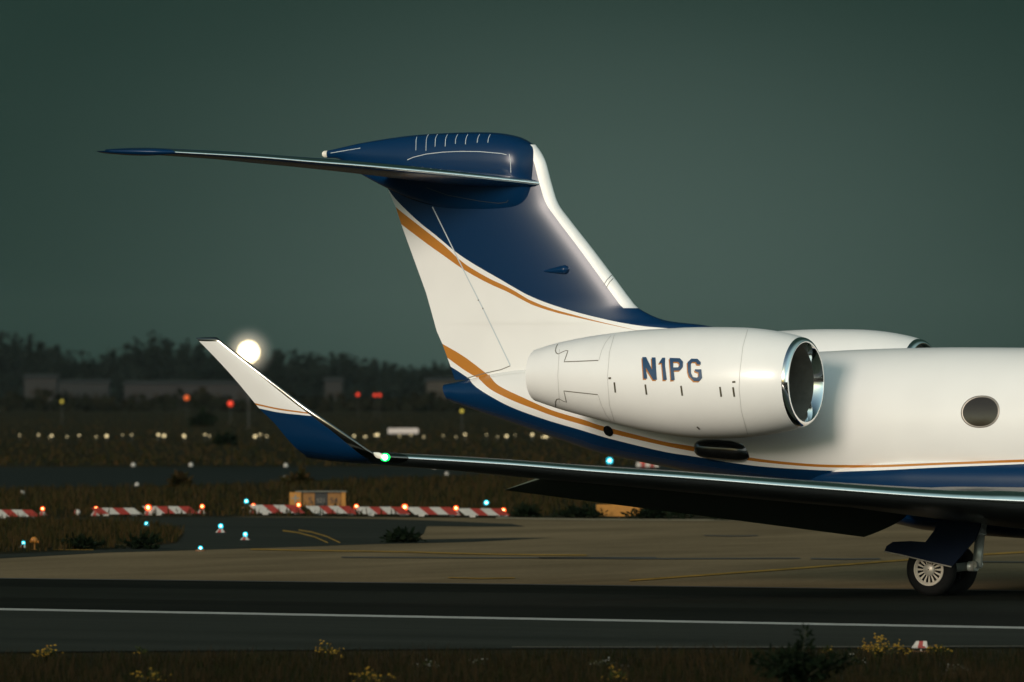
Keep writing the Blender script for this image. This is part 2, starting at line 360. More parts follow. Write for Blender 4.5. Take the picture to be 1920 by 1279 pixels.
# black ram air scoop low on the side
sc = MB(); ctr, nn = hit(bf, 1350, 846)
if nn.y > 0: nn = -nn
a0, a1 = Z(1299, 840, ctr.y), Z(1411, 846, ctr.y); rr = []
for t in np.linspace(0, 1, 22):
    p = a0.lerp(a1, t); hgt = .215 * (1 - abs(2 * t - 1) ** 4.5) ** .5 * (.86 + .14 * t); z_up = hgt * .95
    rr.append([Vector((p.x, ctr.y + .12 - .34 * (1 - abs(2 * t - 1) ** 4) ** .5 * max(0, math.cos(q)) ** .5 * (1 if math.cos(q) > 0 else 0), p.z + z_up * math.copysign(abs(math.sin(q)) ** .8, math.sin(q)))) for q in np.linspace(-math.pi / 2, math.pi / 2, 19)])
V, F = loft(rr, False)
scoop = mesh('air_scoop', V, F, blackg, jet, True)
rim_pts = [(1301, 823.5), (1330, 824.5), (1352, 825.5), (1375, 828), (1398, 836), (1406, 842)]
bs = bvh_of(scoop); ribbons('scoop_rim', bs, [rim_pts], .022, alu, scoop, lift=.008, smooth=True)
# ---- fin
FLE = smooth_tab([(985, 255), (1003, 273), (1021, 301), (1033.6, 345), (1046, 383), (1068, 414), (1112, 470), (1156, 528), (1180, 560), (1197, 579), (1232, 597), (1263, 604.5), (1325, 612), (1420, 632), (1500, 660)])
FTE = [(722, 335), (728.6, 354.5), (743, 389), (755, 426), (799, 548), (819, 620), (830, 645), (844, 684), (853, 712), (858, 730)]
le_by_y = [(p[1], p[0]) for p in FLE]; te_by_y = [(p[1], p[0]) for p in FTE]
foil = aerofoil(34); LEU = .055
levels = sorted(set(list(np.arange(274, 700, 4.0)) + list(np.arange(575, 625, 2.0)))) + [705, 712]
frings = []
for py in levels:
    l_, t_ = Z(interp(le_by_y, py), py), Z(interp(te_by_y, py), py); ch = l_.x - t_.x
    thick = .34 + .02 * (py - 300) / 100 + (.0 if py < 560 else .30 * ((py - 560) / 150) ** 1.6)
    zz = (l_.z + t_.z) / 2
    frings.append([Vector((l_.x - u * ch, -v * thick / 1.0 * 1.0, zz)) for u, v in foil])
V, F = loft(frings, False)
iu = [u for u, v in foil]; n_ = len(foil)
i580 = max(i for i, py in enumerate(levels) if py <= 580); i276 = 0
def is_le(f):
    k = [i % n_ for i in f]; r_ = [i // n_ for i in f]; return max(iu[i] for i in k) <= LEU + .02 and max(r_) <= i580
fin = mesh('fin', V, [f for f in F if not is_le(f)], liv, jet, True)
finedge = mesh('leading_edge', V, [f for f in F if is_le(f)], bootm, fin, True)
finedge.data.update()
bfin = bvh_of(fin, finedge)
UPPER = {'up_blue': [(726, 352), (743, 375), (783, 414), (818, 442), (855, 473), (893, 498), (940, 525), (987, 552), (1028, 569), (1069, 582), (1112, 593.5), (1169, 606), (1213, 612.5), (1238, 614.5)],
         'up_gold_high': [(736, 378), (743, 389), (774, 414), (830, 458), (869, 493), (915, 521), (955, 540), (994, 563), (1035, 579), (1069, 588.5), (1120, 602), (1160, 611.5)],
         'up_gold_low': [(742, 408), (752, 420), (799, 456), (830, 478), (870, 506), (915, 531), (955, 549), (994, 570), (1035, 584), (1069, 592.5), (1120, 604), (1160, 612.5)],
         'low_gold_high': [(830, 645), (872, 670), (919, 706)], 'low_gold_low': [(839, 671), (872, 695), (897, 709.5)], 'low_blue': [(844, 687), (861, 697.5), (878, 709)]}
paint(fin, bfin, UPPER)
# rudder hinge, rudder foot, edge joint
ribbons('rudder_seam', bfin, [[(811, 388), (866, 500), (905, 577), (957, 685)]], .022, line_l, fin)
ribbons('rudder_gap', bfin, [[(957, 686), (940, 693), (905, 701), (876, 709)]], .016, line_d, fin)
ribbons('edge_joint', bfin, [[(1136, 541), (1143, 529), (1152, 520)], [(1131, 536), (1138, 525), (1147, 516)]], .012, MATS['wing_grey'], fin)
ribbons('tail_seam', bf, [[(920, 707), (950, 702.5), (985, 699)]], .008, mat('pale_seam', (.56, .55, .52), .6), fus)
for q in ((897, 563), (905.5, 578.5)):
    c, nn = hit(bfin, *q); b = MB(); b.sphere(c, .014, 8); b.build('bolt', slotm, fin, True)
# teardrop probe fairing on the side of the fin
c, nn = hit(bfin, 1050, 505)
p0, p1 = Z(1018, 509, c.y), Z(1067, 505, c.y); prof = []
b = MB(); pts, rs = [], []
for t in np.linspace(0, 1, 20):
    pts.append(p0.lerp(p1, t)); rs.append(max(.004, .098 * (t ** .75 if t < .82 else (.82 ** .75) * math.sqrt(max(0, 1 - ((t - .82) / .18) ** 2)))))
b.tube(pts, rs, 20); b.build('antenna_pod', blue, jet, True)
# ---- bullet fairing on top of the fin
BUL = [(613, 283, 296, .05), (640, 277, 300, .10), (680, 268, 328, .17), (735, 259, 357, .26), (780, 253.5, 377, .33), (840, 249.5, 393, .38), (900, 248, 399, .40), (940, 250, 400, .40), (970, 256, 397, .385), (986, 263, 391, .34), (996, 269.5, 382, .27), (1002, 275, 370, .19), (1006, 283, 350, .08)]
rr = []
bx_ = [b_[0] for b_ in BUL]
for px in np.linspace(613, 1006, 90):
    t_, b_, hw = (interp(smooth_tab([(x[0], x[k] * (1 if k < 3 else 100)) for x in BUL], 3), px) for k in (1, 2, 3)); hw /= 100
    pt, pb = Z(px, t_), Z(px, b_); zc, hz = pt.z * .62 + pb.z * .38, 0
    ring_ = []
    for q in np.linspace(0, 2 * math.pi, 64, endpoint=False):
        s_, c_ = math.sin(q), math.cos(q); e = 2 / 2.5
        wob = hw * (1 - .12 * max(0, c_)) if c_ > 0 else hw * (1 - .2 * (-c_))
        ring_.append(Vector((pt.x, wob * math.copysign(abs(s_) ** e, s_), zc + ((pt.z - zc) if c_ > 0 else (zc - pb.z)) * math.copysign(abs(c_) ** e, c_))))
    rr.append(ring_)
V, F = loft(rr, True, True, True)
bull = mesh('tail_fairing', V, F, blue, jet, True, 45)
bb = bvh_of(bull)
tk = []
for i, x in enumerate((781, 800, 817, 836, 855, 874, 896, 916)): 
    yb = (282, 283, 275, 275, 270, 271, 268, 268)[i]; tk.append([(x - 1, yb), (x - .5, 262), (x + 1, 257), (x + 3.5, 252.5)])
ribbons('seam_tick', bb, tk, .011, line_l, bull, lift=.006)
ribbons('seam_line', bb, [[(620, 287), (676, 278)], [(764, 300), (775, 295), (800, 289), (830, 285.5), (865, 284), (900, 284.5), (940, 288), (950, 290.5)], [(955, 289), (957, 300), (958, 324)]], .011, line_l, bull, lift=.006)
bl = bvh_of(bull)
ribbons('lower_seam', bl, [[(800, 352), (840, 366), (900, 377), (935, 381), (950, 379), (953, 375)]], .012, MATS['wing_grey'], bull, lift=.006)
b = MB(); p = Z(606, 289); q = Z(615, 289)
b.tube([p, p.lerp(q, .3), q], [.045, .062, .066], 16); b.build('tail_light', lens_w, bull, True)
# ---- tailplane
SLE = smooth_tab([(1010, 345), (984, 341), (861, 328), (768, 319), (674, 310.5), (580, 303), (473, 294), (318, 285), (300, 284)])
def tailplane(sgn):
    fo = aerofoil(22); rings, LEp = [], []
    pr, ptip = at_y(984, 341, -.35), at_y(316, 285.5, -5.95)
    ys = list(np.linspace(-.05, -5.85, 40))
    for y in ys:
        k = (y + .35) / (-5.6); x = pr.x + (ptip.x - pr.x) * k
        px, _ = proj((x, y, pr.z)); l_ = at_y(px, interp(SLE, px), y)
        ch = 3.0 + (1.42 - 3.0) * max(0, k); inc = rad(-2.9)
        t = .085 * ch; rings.append([Vector((l_.x - ch * u * math.cos(inc), y, l_.z - ch * u * math.sin(inc) + v * t)) for u, v in fo]); last = l_
    # swept tip cap
    for y, du, k in ((-5.95, .08, .85), (-6.03, .3, .6), (-6.08, .62, .3), (-6.1, 1.0, .05)):
        l_ = last + Vector((-1.42 * du * .85, y - last.y, .0)); ch = 1.42 * (1 - du * .8)
        rings.append([Vector((l_.x - ch * u, y, l_.z + .035 * du + v * .1 * 1.42 * k)) for u, v in fo])
    rings = [[Vector((p.x, p.y * sgn, p.z)) for p in r_] for r_ in rings]
    V, F = loft(rings, False); n = len(fo); iu2 = [u for u, v in fo]
    le = lambda f: max(i // n for i in f) < 40 and all((iu2[i % n] < .11 if i % n <= n // 2 else iu2[i % n] < .008) for i in f)
    s = mesh('tailplane', V, [f for f in F if not le(f)], blue, jet, True)
    mesh('leading_edge', V, [f for f in F if le(f)], alu, s, True)
tailplane(1); tailplane(-1)
# ---- wings
YT = -14.2; tip = at_y(728, 857, YT)
WLE = smooth_tab([(700, 855), (728, 857), (940, 870), (1116, 884), (1300, 897), (1500, 913), (1741, 931), (1920, 940), (2100, 949), (2400, 962)])
TEX = [(-14.2, tip.x - 1.5), (-5.5, -1.15), (-1.0, -1.05)]
def wing_st():
    out_ = []
    for y in np.linspace(-.9, YT, 46):
        x = tip.x + (y - YT) * math.tan(rad(36)); px, _ = proj((x, y, 2)); l_ = at_y(px, interp(WLE, px), y); ch = l_.x - interp(TEX, y); inc = rad(.8)
        out_.append((l_, Vector((-ch * math.cos(inc), 0, -ch * math.sin(inc))), Vector((0, 0, 1)), ch * (.135 if y > -5 else .125)))
    for Y, lx, ly, tx, ty, cant, tk_ in ((-14.42, 706, 853.5, 571, 852.5, 14, .16), (-14.58, 688, 843, 556, 841, 30, .15), (-14.70, 664, 825, 538, 822, 45, .135), (-14.80, 630, 800.5, 514, 793, 58, .12), (-14.87, 596, 777, 488, 768, 66, .11), (-14.93, 558, 750, 468, 744, 71, .10), (-15.02, 508, 712, 436, 706, 74, .085), (-15.1, 455, 671, 401, 668, 76, .07), (-15.17, 406, 632.5, 367, 633.5, 77, .055)):
        l_, t_ = at_y(lx, ly, Y), at_y(tx, ty, Y)
        out_.append((l_, t_ - l_, Vector((0, math.sin(rad(cant)), math.cos(rad(cant)))), tk_))
    return out_
WS = wing_st()
def dens(ws, k=4):
    """smooth in-between stations over the winglet bend"""
    o = []; n0 = 45
    P = [np.concatenate([np.array(l_), np.array(c_), np.array(nn), [t_]]) for l_, c_, nn, t_ in ws]
    for i in range(len(P) - 1):
        if i < n0 - 1: o.append(P[i]); continue
        a_, b_, c_, d_ = P[max(i - 1, 0)], P[i], P[i + 1], P[min(i + 2, len(P) - 1)]
        for j in range(k):
            t = j / k; o.append(.5 * (2 * b_ + (c_ - a_) * t + (2 * a_ - 5 * b_ + 4 * c_ - d_) * t * t + (3 * b_ - a_ - 3 * c_ + d_) * t ** 3))
    o.append(P[-1]); return [(Vector(q[:3]), Vector(q[3:6]), Vector(q[6:9]).normalized(), q[9]) for q in o]
WD = dens(WS); NW = 45
def wing(sgn):
    fo = aerofoil(24); n = len(fo); iu2 = [u for u, v in fo]; rings = []
    for l_, c_, nn, t_ in WD: rings.append([Vector(((l_ + c_ * u + nn * v * t_).x, (l_ + c_ * u + nn * v * t_).y * sgn, (l_ + c_ * u + nn * v * t_).z)) for u, v in fo])
    V, F = loft(rings, False)
    le = lambda f: all((iu2[i % n] < .10 if i % n <= n // 2 else iu2[i % n] < .006) for i in f)
    row = lambda f: min(i // n for i in f)
    lew = lambda f: max(iu2[i % n] for i in f) < .13 or row(f) >= len(rings) - 2
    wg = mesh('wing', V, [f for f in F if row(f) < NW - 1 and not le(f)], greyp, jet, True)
    mesh('leading_edge', V, [f for f in F if row(f) < NW - 1 and le(f)], alu, wg, True)
    k = (len(rings) - 1) * n
    wl = mesh('winglet', V, [f for f in F if row(f) >= NW - 1 and not lew(f)], liv, jet, True, 60)
    mesh('leading_edge', V, [f for f in F if row(f) >= NW - 1 and lew(f)] + [tuple(k + i for i in range(n))], MATS.get('winglet_edge_reflection') or mat('winglet_edge_reflection', (.16, .155, .14), .13, 1.0), wl, True)  # dark reflection is put into the edge metal's colour
    return wg, wl
wg, wl = wing(1); wg2, wl2 = wing(-1)
bw = bvh_of(wl)
WLP = {'low_gold_high': [(469, 753.5), (500, 761), (528, 766.5), (575, 773)], 'low_gold_low': [(471, 757.5), (500, 764), (528, 769.5), (577, 776)], 'low_blue': [(478, 764), (505, 770), (530, 774.5), (584, 780)]}
paint(wl, bw, WLP); paint(wl2, bw, WLP)
# green wing tip light in its fairing
b = MB(); p = at_y(722, 857.5, YT - .12)
b.sphere(p, .085, 16, 0, .8); nav = b.build('navigation_light', lens_g, wl, True)
b = MB(); b.sphere(p + CF * -.06, .047, 12); b.build('bulb', core_g, wl, True)
b = MB(); b.tube([at_y(700, 850, YT - .25), at_y(708, 853.5, YT - .22), at_y(718, 857, YT - .16)], [.02, .05, .04], 14); b.build('light_fairing', lens_w, wl, True)
# flaps
def flap(sgn):
    rows = []
    for t in [0, .004, .01, .03] + list(np.linspace(.08, 1, 13)):
        y = -10.1 + 8.4 * t; hp = at_y(987 + (1740 - 987) * t, 888 + (960 - 888) * t, y); te = at_y(945 + (1620 - 945) * t, 919 + (1007 - 919) * t, y)
        hp = Vector((interp(TEX, y) + .22, y, hp.z + .02)); rows.append((hp, te, .16 * min(1, .18 + t * 16)))
    rings = []
    for hp, te, tk_ in rows:
        c_ = te - hp; nn = Vector((-c_.z, 0, c_.x)).normalized()
        if nn.z < 0: nn = -nn
        rings.append([Vector(((hp + c_ * u + nn * v * tk_).x, (hp + c_ * u + nn * v * tk_).y * sgn, (hp + c_ * u + nn * v * tk_).z)) for u, v in aerofoil(14)])
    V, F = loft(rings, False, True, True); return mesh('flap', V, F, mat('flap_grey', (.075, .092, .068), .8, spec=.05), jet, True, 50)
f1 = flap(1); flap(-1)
bfl = bvh_of(wg, f1)
ribbons('flap_seam', bfl, [[(990, 890), (1150, 904), (1300, 918), (1500, 937), (1740, 960)]], .016, mat('seam_grey', (.11, .115, .105), .6), wg, lift=.004)
# ---- engines
YE = -2.45
NAC = [(1008, 703.5, 49), (1049, 704.5, 62), (1098, 706.5, 74), (1148, 709, 84), (1195, 712, 92.5), (1241, 715, 98.5), (1290, 717, 103), (1335, 717.8, 104.5), (1398, 717.3, 103), (1440, 716.8, 98.5), (1470, 716.5, 93), (1490, 716.5, 88.5), (1502, 716.5, 84.5)]
def engine(sgn):
    name_root = bpy.data.objects.new('engine', None)
    th = np.linspace(0, 2 * math.pi, 96, endpoint=False)
    def ring_(x, zc, r_): return [Vector((x, (YE + r_ * math.cos(t)) * sgn, zc + r_ * math.sin(t))) for t in th]
    rows = []
    tabc = smooth_tab([(a_, b_) for a_, b_, c_ in NAC], 4); tabr = smooth_tab([(a_, c_) for a_, b_, c_ in NAC], 4)
    for px in np.linspace(1008, 1502, 70):
        p = at_y(px, interp(tabc, px), YE); sc_ = FPX / (p - CAM).dot(CF); rows.append((p.x, p.z, interp(tabr, px) / sc_))
    V, F = loft([ring_(*r_) for r_ in rows]); nac = mesh('engine_nacelle', V, F, white, jet, True)
    x1, zc, r1 = rows[-1]; xh = at_y(1512, 717, YE).x
    lp = [(x1, r1)] + [(xh - .13 * (1 - math.sin(q)) if q < math.pi / 2 else xh - .30 * (1 - math.sin(q)), r1 - .105 + .105 * math.cos(q)) for q in np.linspace(.15, math.pi, 22)]
    lp = [(x1, r1)]
    for q in np.linspace(.1, math.pi / 2, 12): lp.append((x1 + (xh - x1) * math.sin(q), r1 - .075 * (1 - math.cos(q))))
    for q in np.linspace(math.pi / 2, math.pi, 12)[1:]: lp.append((xh - .16 * (1 - math.sin(q)), r1 - .075 - .07 * (1 - math.sin(q)) ** .8 - .012))
    V, F = loft([ring_(x, zc, r_) for x, r_ in lp]); mesh('intake_lip', V, F, chrome, nac, True)
    xi, ri = lp[-1]
    V, F = loft([ring_(x, zc, r_) for x, r_ in ((xi, ri), (xi - .12, ri - .012), (xi - .5, ri - .0), (xi - .95, ri + .02))], True); mesh('intake_duct', V, F, darkp, nac, True)
    b = MB()
    for k in range(24):
        a_ = k / 24 * 2 * math.pi; q = []
        for r_, tw in ((.18, .5), (.42, .9), (ri, 1.2)):
            for s_ in (-1, 1):
                da = s_ * .12 * (1.0 if r_ > .3 else 1.3) * .9; q.append(Vector((xi - .8 + s_ * .06, (YE + r_ * math.cos(a_ + da)) * sgn, zc + r_ * math.sin(a_ + da))))
        b.add(q, [(0, 1, 3, 2), (2, 3, 5, 4)])
    b.build('fan', fanm, nac, True)
    V, F = loft([ring_(xi - .86, zc, .2), ring_(xi - .7, zc, .19), ring_(xi - .55, zc, .13), ring_(xi - .44, zc, .02)], True, False, True); mesh('spinner', V, F, darkp, nac, True)
    V, F = loft([ring_(xi - .95, zc, .01), ring_(xi - .95, zc, ri + .03)]); mesh('fan_backing', V, F, darkp, nac)
    x2, z2, r2 = rows[0]
    V, F = loft([ring_(x2, z2, r2), ring_(x2 - .006, z2, r2 - .02), ring_(x2 + .1, z2, r2 - .03), ring_(x2 + .9, z2, r2 - .05), ring_(x2 + .95, z2, .02)]); mesh('exhaust', V, F, darkp, nac, True)
    # pylon
    fo = aerofoil(16); rg = []
    for y in np.linspace(-.9, -1.75, 8):
        rg.append([Vector((Z(1430, 715).x - u * 3.6 + .25, y * sgn, zc + .02 + v * .36)) for u, v in fo])
    V, F = loft(rg, False); mesh('pylon', V, F, white, jet, True)
    return nac
nac = engine(1); engine(-1)
bn = bvh_of(nac)
ribbons('reverser_seam', bn, [
    [(1046, 645.5), (1043, 651), (1041.5, 657), (1043, 662), (1047, 664), (1053, 661), (1061, 657.5), (1065, 658), (1062, 667), (1058, 678.5), (1075, 678), (1122, 676)],
    [(1042, 763), (1041.5, 754), (1044, 748.5), (1049, 748), (1056, 752), (1062, 754), (1060, 744), (1057.5, 733), (1075, 735), (1121, 740)]], .018, line_d, nac)
mat('faint_seam', (.52, .51, .48), .6)
ribbons('panel_seam', bn, [[(1146, 629), (1135, 643), (1128, 658), (1123, 676)], [(1122, 741), (1128, 760), (1136, 777), (1146, 790)], [(1152, 628), (1143, 660), (1139, 709), (1143, 760), (1152, 790)],
    [(1402, 618), (1393, 650), (1387, 700), (1386, 730), (1390, 770), (1402, 815)], [(1049, 655), (1046, 704), (1049, 755)]], .01, MATS['faint_seam'], nac)
ribbons('drain_slot', bn, [[(1152, 717), (1154, 736)], [(1210, 721), (1212.5, 740)], [(1277, 723.5), (1279.5, 742)], [(1350, 725.5), (1352.5, 744)], [(1374.5, 726), (1377, 744)], [(1307, 800), (1312, 805)], [(1141, 709.5), (1146, 709)], [(1373, 716.5), (1379, 716)]], .034, slotm, nac, lift=.005)
# registration: block letters
def Q(pts): return [(1180 + x * .11458, 640 + y * .11458) for x, y in pts]
LET = [[Q([(215, 262), (278, 262), (378, 470), (370, 268), (430, 268), (452, 630), (395, 632), (272, 430), (296, 612), (238, 612)])],
       [Q([(543, 272), (588, 272), (586, 400), (616, 632), (560, 634), (536, 355), (497, 368), (493, 350)])],
       [Q([(662, 275), (668, 275), (720, 340), (722, 430), (730, 482), (745, 635), (688, 640)]), Q([(668, 275), (830, 280), (880, 335), (878, 425), (828, 480), (730, 482), (722, 430), (800, 428), (824, 402), (824, 362), (800, 340), (720, 340)])],
       [Q([(1018, 288), (1118, 290), (1170, 345), (1170, 385), (1112, 380), (1094, 342), (1036, 340), (1008, 372), (1012, 520), (1044, 585), (1108, 596), (1138, 575), (1136, 512), (1082, 494), (1074, 460), (1180, 460), (1194, 600), (1148, 654), (1062, 652), (985, 575), (962, 500), (956, 345)])]]
bk, gd = MB(), MB()
for l in LET:
    bk.add(*decal(l, bn, .010, 2.5)); gd.add(*decal([[(x - 1.9, y + 2.3) for x, y in p] for p in l], bn, .004, 2.5))
mat('letter_blue', (.012, .050, .115), .35)
bk.build('registration_letters', MATS['letter_blue'], nac); gd.build('letter_outline', gold, nac)
# ---- main landing gear
def gear(sgn):
    yb = WHEEL_Y - (0 if sgn > 0 else .75)
    g = bpy.data.objects.new('landing_gear', None); link(g, jet)
    hub = Z(HUB[0], HUB[1], WHEEL_Y); R = hub.z
    for y in (yb + .02, yb + .88):
        t = MB()
        prof = [(.275, -.118), (.32, -.125), (.38, -.12), (.425, -.095), (R - .005, -.055), (R, 0), (R - .005, .055), (.425, .095), (.38, .12), (.30, .125), (.235, .12)]
        V, F = [], []
        n = 56
        for r_, yy in prof: V += [Vector((hub.x + r_ * math.cos(a_), (y + yy) * sgn, hub.z + r_ * math.sin(a_))) for a_ in np.linspace(0, 2 * math.pi, n, endpoint=False)]
        for i in range(len(prof) - 1):
            for k in range(n): F.append((i * n + k, i * n + (k + 1) % n, (i + 1) * n + (k + 1) % n, (i + 1) * n + k))
        wh = mesh('wheel', V, F, rubber, g, True, 40)
        rm = MB()
        def rr_(r_, yy, n=48): return [Vector((hub.x + r_ * math.cos(a_), (y + yy) * sgn, hub.z + r_ * math.sin(a_))) for a_ in np.linspace(0, 2 * math.pi, n, endpoint=False)]
        V, F = loft([rr_(.285, -.118), rr_(.280, -.134), rr_(.258, -.134), rr_(.252, -.118), rr_(.236, -.118), rr_(.230, -.108), rr_(.222, -.10)]); rm.add(V, F)
        V, F = loft([rr_(.115, -.10), rr_(.105, -.125), rr_(.075, -.142), rr_(.01, -.145)]); rm.add(V, F)
        for k in range(16):
            a_ = k / 16 * 2 * math.pi; d = Vector((math.cos(a_), 0, math.sin(a_))); s_ = Vector((-math.sin(a_), 0, math.cos(a_))); q = []
            for r_, hw in ((.108, .010), (.228, .021)):
                for e in (-1, 1): v = d * r_ + s_ * hw * e; q.append(Vector((hub.x + v.x, (y - .104) * sgn, hub.z + v.z)))
            rm.add(q, [(0, 1, 3, 2)])
        rm.build('rim', rimm if y < yb + .5 else blackg, wh, True, 35)  # inner rim made black: its shade is put into the colour
        V, F = loft([rr_(.26, -.07), rr_(.01, -.07)]); mesh('hub_back', V, F, blackg, wh)
    # axle, trailing arm, strut
    ym = yb + .4
    sp = Z(1832, 1062, ym); stp = Z(1838, 1000, ym); top = Z(1842, 960, ym)
    f = lambda p: Vector((p.x, p.y * sgn, p.z))
    b = MB(); b.tube([f(Vector((hub.x, yb, hub.z))), f(Vector((hub.x, yb + .9, hub.z)))], .06, 14); b.build('axle', steel, g, True)
    b = MB(); b.tube([f(Vector((hub.x, ym, hub.z))), f(Vector((hub.x + .4, ym, hub.z + .04))), f(sp)], [.09, .075, .085], 14); b.build('trailing_arm', steel, g, True)
    b = MB(); b.tube([f(top), f(stp)], .10, 18); b.tube([f(stp), f(sp)], .085, 18); b.tube([f(stp + Vector((0, 0, .01))), f(stp - Vector((0, 0, .03)))], .115, 18); b.build('strut', steel, g, True)
    b = MB(); q = Z(1800, 1035, ym); b.tube([f(q), f(Z(1815, 1000, ym))], .05, 12); b.tube([f(q), f(Vector((hub.x + .1, ym, hub.z + .12)))], .036, 12); b.build('shock_absorber', steel, g, True)
    b = MB(); b.tube([f(sp + Vector((-.1, -.12, 0))), f(sp + Vector((.02, -.12, 0)))], .085, 16); b.tube([f(sp + Vector((.0, -.16, .03))), f(sp + Vector((.0, .1, .03)))], .07, 16); b.build('torque_link', steel, g, True)
    # door plate fixed outside the leg
    yd = yb - .22
    ol = [(1658, 1034), (1662, 1024), (1674, 1016), (1705, 1014.5), (1735, 1016.5), (1752, 994), (1762, 968), (1772, 950), (1838, 950), (1838, 985), (1828, 1012), (1812, 1030), (1797, 1048), (1784, 1063), (1740, 1053), (1700, 1043)]
    A = [f(Z(x, y, yd)) for x, y in ol]; B = [v + Vector((0, .05 * sgn, 0)) for v in A]; n = len(A)
    mesh('gear_door', A + B, [tuple(range(n)), tuple(reversed(range(n, 2 * n)))] + [(i, n + i, n + (i + 1) % n, (i + 1) % n) for i in range(n)], MATS.get('door_blue_shaded') or mat('door_blue_shaded', (.0015, .007, .022), .6, spec=.1), g, False)  # darker copy of the jet's blue; the wing's shade is in the colour
    el = [(1658, 1034), (1700, 1043), (1740, 1053), (1784, 1063)]
    b = MB(); b.tube([f(Z(x, y, yd)) + Vector((0, -.004 * sgn, 0)) for x, y in el], .011, 8); b.build('door_seal', MATS['wheel_rim'], g)
gear(1); gear(-1)
# ================================================================== GROUND
def ground_mat(name, c1, c2, scale, c3=None, stretch=(1, 1, 1), rough=.85, fine=60, bump=.0):
    m = bpy.data.materials.new(name); m.use_nodes = True; t = m.node_tree; p = t.nodes['Principled BSDF']; p.inputs['Roughness'].default_value = rough; p.inputs['Specular IOR Level'].default_value = .05
    tc_ = t.nodes.new('ShaderNodeTexCoord'); mp = t.nodes.new('ShaderNodeMapping'); mp.inputs['Scale'].default_value = stretch
    t.links.new(tc_.outputs['Object'], mp.inputs[0])
    n1 = t.nodes.new('ShaderNodeTexNoise'); n1.inputs['Scale'].default_value = scale; n1.inputs['Detail'].default_value = 8; n1.inputs['Roughness'].default_value = .65; t.links.new(mp.outputs[0], n1.inputs[0])
    n2 = t.nodes.new('ShaderNodeTexNoise'); n2.inputs['Scale'].default_value = fine; n2.inputs['Detail'].default_value = 3; t.links.new(tc_.outputs['Object'], n2.inputs[0])
    r = t.nodes.new('ShaderNodeValToRGB'); e = r.color_ramp.elements; e[0].position = .32; e[0].color = (*c1, 1); e[1].position = .7; e[1].color = (*c2, 1)
    if c3: k = e.new(.52); k.color = (*c3, 1)
    t.links.new(n1.outputs['Fac'], r.inputs[0])
    mu = t.nodes.new('ShaderNodeMix'); mu.data_type = 'RGBA'; mu.blend_type = 'MULTIPLY'; mu.inputs['Factor'].default_value = .45
    r2 = t.nodes.new('ShaderNodeValToRGB'); r2.color_ramp.elements[0].position = .3; r2.color_ramp.elements[0].color = (.45, .45, .45, 1); r2.color_ramp.elements[1].position = .65; r2.color_ramp.elements[1].color = (1, 1, 1, 1)
    t.links.new(n2.outputs['Fac'], r2.inputs[0]); t.links.new(r.outputs[0], mu.inputs['A']); t.links.new(r2.outputs[0], mu.inputs['B']); t.links.new(mu.outputs['Result'], p.inputs['Base Color'])
    if bump:
        b = t.nodes.new('ShaderNodeBump'); b.inputs['Strength'].default_value = bump; b.inputs['Distance'].default_value = .05; t.links.new(n1.outputs['Fac'], b.inputs['Height']); t.links.new(b.outputs[0], p.inputs['Normal'])
    MATS[name] = m; return m
g_soil = ground_mat('dry_turf', (.008, .010, .003), (.030, .020, .008), .06, (.018, .015, .005), (1, 1, 1), .95, 1.2)
g_conc = ground_mat('weathered_concrete', (.135, .096, .050), (.250, .178, .096), .35, (.192, .138, .074), (1, .25, 1), .85, 9)
g_asph = ground_mat('fresh_asphalt', (.0045, .0055, .0035), (.013, .014, .009), .6, None, (.06, 1, 1), .9, 30)
g_asph2 = ground_mat('old_asphalt', (.020, .023, .017), (.038, .040, .031), .5, None, (.08, 1, 1), .9, 30)
g_run = ground_mat('runway_asphalt', (.013, .018, .015), (.022, .027, .023), .05, None, (1, 1, 1), .9, 2)
g_white = mat('white_marking', (.34, .33, .29), .7, noise=.25, scale=3)
g_yel = ground_mat('yellow_marking', (.14, .085, .022), (.46, .26, .055), 1.6, (.34, .195, .04), (1, 1, 1), .8, 8)
g_scuff = mat('rubber_scuff', (.045, .040, .030), .8, noise=.4, scale=2)
ground_z = [0.0]
def sheet(name, pts, m, z, smooth_px=False):
    P = [at_z(x, y, 0) for x, y in pts]; o = mesh(name, [(p.x, p.y, z) for p in P], [tuple(range(len(P)))], m, None, False)
    if o.data.polygons[0].normal.z < 0: o.data.flip_normals()
    tag(o, kind='structure'); return o
def grid_ground():
    rs = [0, 60, 120, 250, 500, 1000, 2200, 5000, 12000]; V, F = [Vector((0, 0, 0))], []; n = 48
    for r_ in rs[1:]: V += [Vector((r_ * math.cos(a_), r_ * math.sin(a_), 0)) for a_ in np.linspace(0, 2 * math.pi, n, endpoint=False)]
    for k in range(n): F.append((0, 1 + k, 1 + (k + 1) % n))
    for i in range(len(rs) - 2):
        for k in range(n): F.append((1 + i * n + k, 1 + (i + 1) * n + k, 1 + (i + 1) * n + (k + 1) % n, 1 + i * n + (k + 1) % n))
    o = mesh('ground', V, F, g_soil, None, False); tag(o, kind='structure'); return o
grid_ground()
